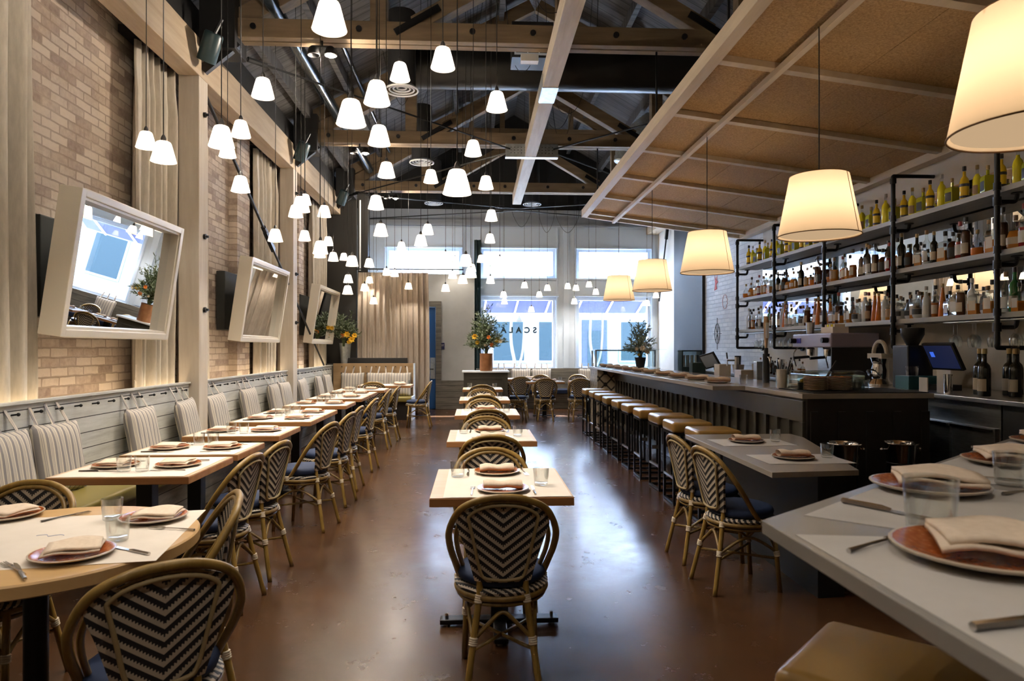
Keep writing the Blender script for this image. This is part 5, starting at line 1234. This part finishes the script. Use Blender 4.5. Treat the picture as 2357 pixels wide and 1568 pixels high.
tag(MB().lathe([(.001, 0), (.05, 0), (.055, .09), (.001, .09)], 14).build('glass_jar', MT['glass'], smooth=40, loc=(3.95, 5.98, T0+.12)), 'clear jar on the teal cash box', 'jar')
# far back counter clutter
for i, (x, y, r, h, mt, n, c) in enumerate(((4.0, 9.3, .08, .17, 'steel', 'steel canister behind the beer tap', 'canister'), (4.1, 8.95, .06, .22, 'chrome', 'chrome shaker on the far back counter', 'shaker'), (4.0, 8.55, .05, .13, 'glass', 'clear mixing glass beside the espresso machine', 'glass'), (4.1, 9.75, .07, .14, 'paper', 'stack of paper cups on the far back counter', 'cups'), (4.0, 10.2, .09, .12, 'plate_rim', 'stack of pale bowls on the far back counter', 'bowls'), (4.15, 10.6, .05, .25, 'blacksteel', 'black pepper mill on the far back counter', 'mill'), (4.05, 11.2, .08, .1, 'darkgreen', 'dark green tub at the far end of the back counter', 'tub'))):
    tag(MB().lathe([(.001, 0), (r*.85, 0), (r, h), (r*.93, h), (r*.8, .01), (.001, .01)], 18).build(n.split(' ')[1] if False else c.replace(' ', '_'), MT[mt], smooth=40, loc=(x, y, T0)), n, c)
for i in range(12):
    o = dup(Mid[i % 7], (4.18+.1*(i % 2), 8.6+.12*i, T0), 0, 'small bitters bottle on the far back counter, %s from the near end' % ORD(i), 'bitters bottles on the back counter'); o.scale = (.75, .75, .75)
# ---- things on the bar between stations (inner ledge)
B1 = BZ+.04
il = thing('work_station', 'stone ledge with ice well inside the bar', 'counter', (0, 0, 0))
part('ledge', MB().box(3.2, 3.5, 5.95, 13.2, BZ-.12, BZ-.08), MT['steel'], il); part('body', MB().box(3.22, 3.48, 5.95, 13.2, 0, BZ-.12), MT['bar_dark'], il)
tag(MB().box(2.66, 3.6, 5.24, 5.86, B1+.0005, B1+.008).build('bar_mat', MT['blackmatte'], bevel=.002), 'black rubber bar mat at the near corner of the bar', 'mat')
gb = thing('garnish_caddy', 'clear lidded garnish caddy full of citrus on the bar corner', 'caddy', (2.98, 5.66, B1+.009))
part('box', MB().box(-.29, .29, -.09, -.086, 0, .12).box(-.29, .29, .086, .09, 0, .12).box(-.29, -.286, -.09, .09, 0, .12).box(.286, .29, -.09, .09, 0, .12).box(-.29, .29, -.09, .09, 0, .004), MT['case_glass'], gb)
part('lid', MB().grid(lambda u, v: (-.3+.6*u, -.1+.2*v, .125+.035*sin(pi*v)), 4, 8), MT['case_glass'], gb, smooth=True)
part('tray', MB().box(-.27, .27, -.075, .075, .005, .06), MT['black'], gb)
rr = random.Random(4)
cit = MB()
for i in range(22): cit.sphere((-.22+.02*i, rr.uniform(-.05, .05), .075+rr.uniform(-.01, .02)), .022, 8, 6)
part('citrus_fruit', cit, M('citrus', (.62, .33, .03), .4), gb, smooth=True)
part('tongs', MB().tube([(.0, 0, .1), (.1, .02, .24)], .005, 6).tube([(.02, .01, .1), (.11, .03, .24)], .005, 6), MT['black'], gb)
for k, x in enumerate((2.78, 2.99)):
    for i in range(9):
        o = put(plate0, x, 5.44+.02*k, B1+.0085+i*.0125, 0, 'terracotta side plate in the %s stack on the bar mat, %s from the bottom' % (('left', 'right')[k], ORD(i))); o.scale = (.74, .74, .8); o['group'] = 'stacked side plates on the bar'
for x, n in ((3.16, 'left'), (3.26, 'right')): put(tum0, x, 5.46+(x-3.16), B1+.0085, 0, 'clear tumbler beside the stacked plates on the bar, the %s one' % n)
tj = thing('tool_jar', 'jar of black handled bar tools on the bar top', 'jar', (2.78, 6.05, B1))
part('jar', MB().lathe([(.001, 0), (.055, 0), (.06, .14), (.056, .14), (.05, .01), (.001, .01)], 16), MT['case_glass'], tj, smooth=40)
tm = MB()
for i in range(11): a = i*.9; tm.tube([(.02*cos(a), .02*sin(a), .02), (.09*cos(a), .05*sin(a), .22+.03*sin(5*a))], .006, 6)
part('tools', tm, MT['black'], tj)
fb = MB().lathe([(.001, 0), (.04, 0), (.045, .17), (.001, .17)], 14)
tag(fb.build('straw_cup', MT['paper_grey'], smooth=40, loc=(2.72, 5.93, B1)), 'white cup of paper straws on the bar corner', 'cup')
bt_ = thing('beer_tap', 'tall black beer tap with white and wood handle on the bar', 'beer tap', (3.0, 6.9, B1))
part('column', MB().tube([(0, 0, 0), (0, 0, .3)], .035, 12).tube([(0, 0, .3), (0, 0, .36)], .02, 10), MT['black'], bt_, smooth=40)
part('tap_handle', MB().lathe([(.001, .36), (.012, .36), (.02, .45), (.03, .62), (.022, .68), (.001, .69)], 8), MT['oak'], bt_)
part('handle_plate', MB().box(-.016, .016, -.034, -.028, .46, .62), MT['white'], bt_); part('spout', MB().tube(spline([(0, 0, .26), (0, -.08, .26), (0, -.1, .2)], 4), .012, 8), MT['chrome'], bt_, smooth=True)
cd = thing('glass_washer_rack', 'rack of upturned clear glasses beside the beer tap', 'rack', (3.35, 7.3, BZ-.08))
part('tray', MB().box(-.12, .12, -.25, .25, 0, .03), MT['steel'], cd)
for i in range(8): dup(tum0, (3.28+.13*(i % 2), 7.12+.115*(i//2), BZ-.045), 0, 'clear tumbler in the rack beside the beer tap, %s from the near end' % ORD(i), 'tumblers in the bar rack')
tw = thing('tap_tower', 'brushed steel water tap column on the inner bar', 'tap', (3.35, 8.6, BZ-.08))
part('column', MB().tube([(0, 0, 0), (0, 0, .36)], .03, 12), MT['steel'], tw, smooth=40); part('spout', MB().tube([(0, 0, .32), (-.12, 0, .32), (-.12, 0, .25)], .012, 8), MT['steel'], tw); part('lever', MB().tube([(-.12, 0, .34), (-.13, 0, .42)], .009, 6), MT['black'], tw)
lp = thing('till_screen', 'small tilted till screen on a stand at the far inner bar', 'monitor', (3.35, 9.6, BZ-.08))
Mx = Matrix.Translation((0, 0, .3)) @ Matrix.Rotation(R(-30), 4, 'Y') @ Matrix.Rotation(R(25), 4, 'Z')
part('screen_body', MB().box(-.012, .012, -.15, .15, -.11, .11, Mx), MT['black'], lp); part('screen', MB().box(-.014, -.0125, -.13, .13, -.09, .09, Mx), M('pale_screen', (.3, .34, .4), .2), lp); part('stand', MB().beam((0, 0, 0), (0, 0, .3), .05, .05), MT['black'], lp)
for i, (x, y, w, d, h, mt, n) in enumerate(((3.3, 10.0, .2, .16, .2, 'darkgreen', 'dark green box beside the small till screen'), (3.35, 9.1, .16, .2, .2, 'paper', 'brown paper carton behind the bar napkins'), (3.3, 8.2, .18, .2, .15, 'plate_rim', 'stack of cream plates behind the bar napkins'), (3.35, 7.9, .1, .1, .26, 'steel', 'steel ice tin behind the bar napkins'))):
    tag(MB().box(x-w/2, x+w/2, y-d/2, y+d/2, BZ-.08, BZ-.08+h+.06).build(('storage_box', 'carton', 'plate_stack', 'ice_tin')[i], MT[mt], bevel=.008), n, ('box', 'carton', 'plates', 'tin')[i])
# display case at the far end of the bar
gc = thing('display_case', 'low glass display case on the far end of the bar', 'display case', (0, 0, 0))
part('frame', MB().box(2.28, 3.45, 12.9, 12.93, B1+.30, B1+.325).box(2.28, 2.31, 12.9, 12.93, B1, B1+.3).box(3.42, 3.45, 12.9, 12.93, B1, B1+.3).box(2.28, 2.31, 13.3, 13.33, B1, B1+.3).box(2.28, 2.31, 12.93, 13.3, B1+.3, B1+.325), MT['galv'], gc)
part('glass', MB().box(2.31, 3.42, 12.91, 12.916, B1, B1+.3).box(2.28, 3.6, 12.7, 13.35, B1+.325, B1+.331), MT['case_glass'], gc)
dc = thing('glass_canister', 'square clear canister in a grey frame behind the far bar', 'canister', (3.6, 11.3, BZ-.08))
part('frame', MB().box(-.17, .17, -.12, .12, .0, .16).box(-.17, -.15, -.12, .12, .16, .42).box(.15, .17, -.12, .12, .16, .42).box(-.17, .17, -.12, .12, .42, .44), MT['darkgreen'], dc)
part('glass', MB().box(-.15, .15, -.11, .11, .16, .42), MT['case_glass'], dc)
for i in range(4): part('jug', MB().lathe([(.001, .165), (.03, .165), (.034, .36), (.001, .36)], 10, (-.11+.072*i, 0, 0)), MT['galv'], dc, smooth=40)
tag(MB().lathe([(.001, 0), (.07, 0), (.1, .17), (.105, .19), (.09, .19), (.06, .01), (.001, .01)], 20).build('flower_pot', MT['black'], smooth=40, loc=(2.98, 12.2, B1)), 'black pot holding the pale bouquet on the far bar', 'pot')
bouquet('bouquet', 'pale bouquet with white lilies in the black pot on the far bar', 2.98, 12.2, B1+.2, .31, .62, 64, 17, [(.0, .15, 'cream_petal', .06), (.1, .1, 'cream_petal', .06), (-.06, .04, 'yellow', .03), (-.1, .14, 'cream_petal', .04), (.06, .22, 'white', .05)], MT['leaf_pale'], seed=9, wild=4)
# wall drawings near the black panel
dw = tag(MB().tube([(4.592, 12.75+.13*cos(a*pi/16), 1.72+.19*sin(a*pi/16)) for a in range(32)], .005, 5, True).tube([(4.592, 12.75, 1.42), (4.592, 12.75, 2.02)], .005, 5).tube([(4.592, 12.52, 1.72), (4.592, 12.98, 1.72)], .005, 5).tube([(4.592, 12.66, 1.58), (4.592, 12.84, 1.86)], .004, 5).tube([(4.592, 12.66, 1.86), (4.592, 12.84, 1.58)], .004, 5).build('compass_drawing', MT['bar_dark']), 'dark compass rose drawn on the white brick', 'wall drawing', 'drawings on the white brick')
tag(MB().prism([(0, 0), (.14, .02), (.1, .1), (.2, .16), (.13, .18), (.15, .3), (.07, .2), (.0, .3), (.04, .14)], 0, .003).build('red_drawing', M('red_paint', (.5, .05, .03), .7), loc=(4.594, 12.9, 2.55)), 'small red painted figure on the white brick', 'wall drawing', 'drawings on the white brick').rotation_euler = (R(90), 0, -R(90))
tag(MB().tube([(4.592, 12.35+.12*cos(a*pi/12)*(1+.2*sin(3*a)), 2.3+.13*sin(a*pi/12)) for a in range(24)], .004, 5, True).build('pink_drawing', M('pink_paint', (.6, .25, .2), .7)), 'faint pink outline drawn on the white brick', 'wall drawing', 'drawings on the white brick')
# under-shelf light strip of the back bar
if False: cl_ = emis('cool_led', (.8, .92, 1), 2.2)
for z, n in []: tag(MB().box(4.50, 4.53, 3.6, 10.6, z-.056, z-.0455).build('led_strip', cl_), 'cool light strip under the %s bottle shelf' % n, 'light strip')

# ---------------------------------------------------------------- drop the build templates that were only copied
def drop(o):
    for ch in list(o.children): drop(ch)
    bpy.data.objects.remove(o, do_unlink=True)
for o in PROTO+[pil0, wg0]+list({id(k): k for k in Yl+Mid+Low}.values()): drop(o)
for o in bpy.data.objects:
    if '_d' in o: del o['_d']
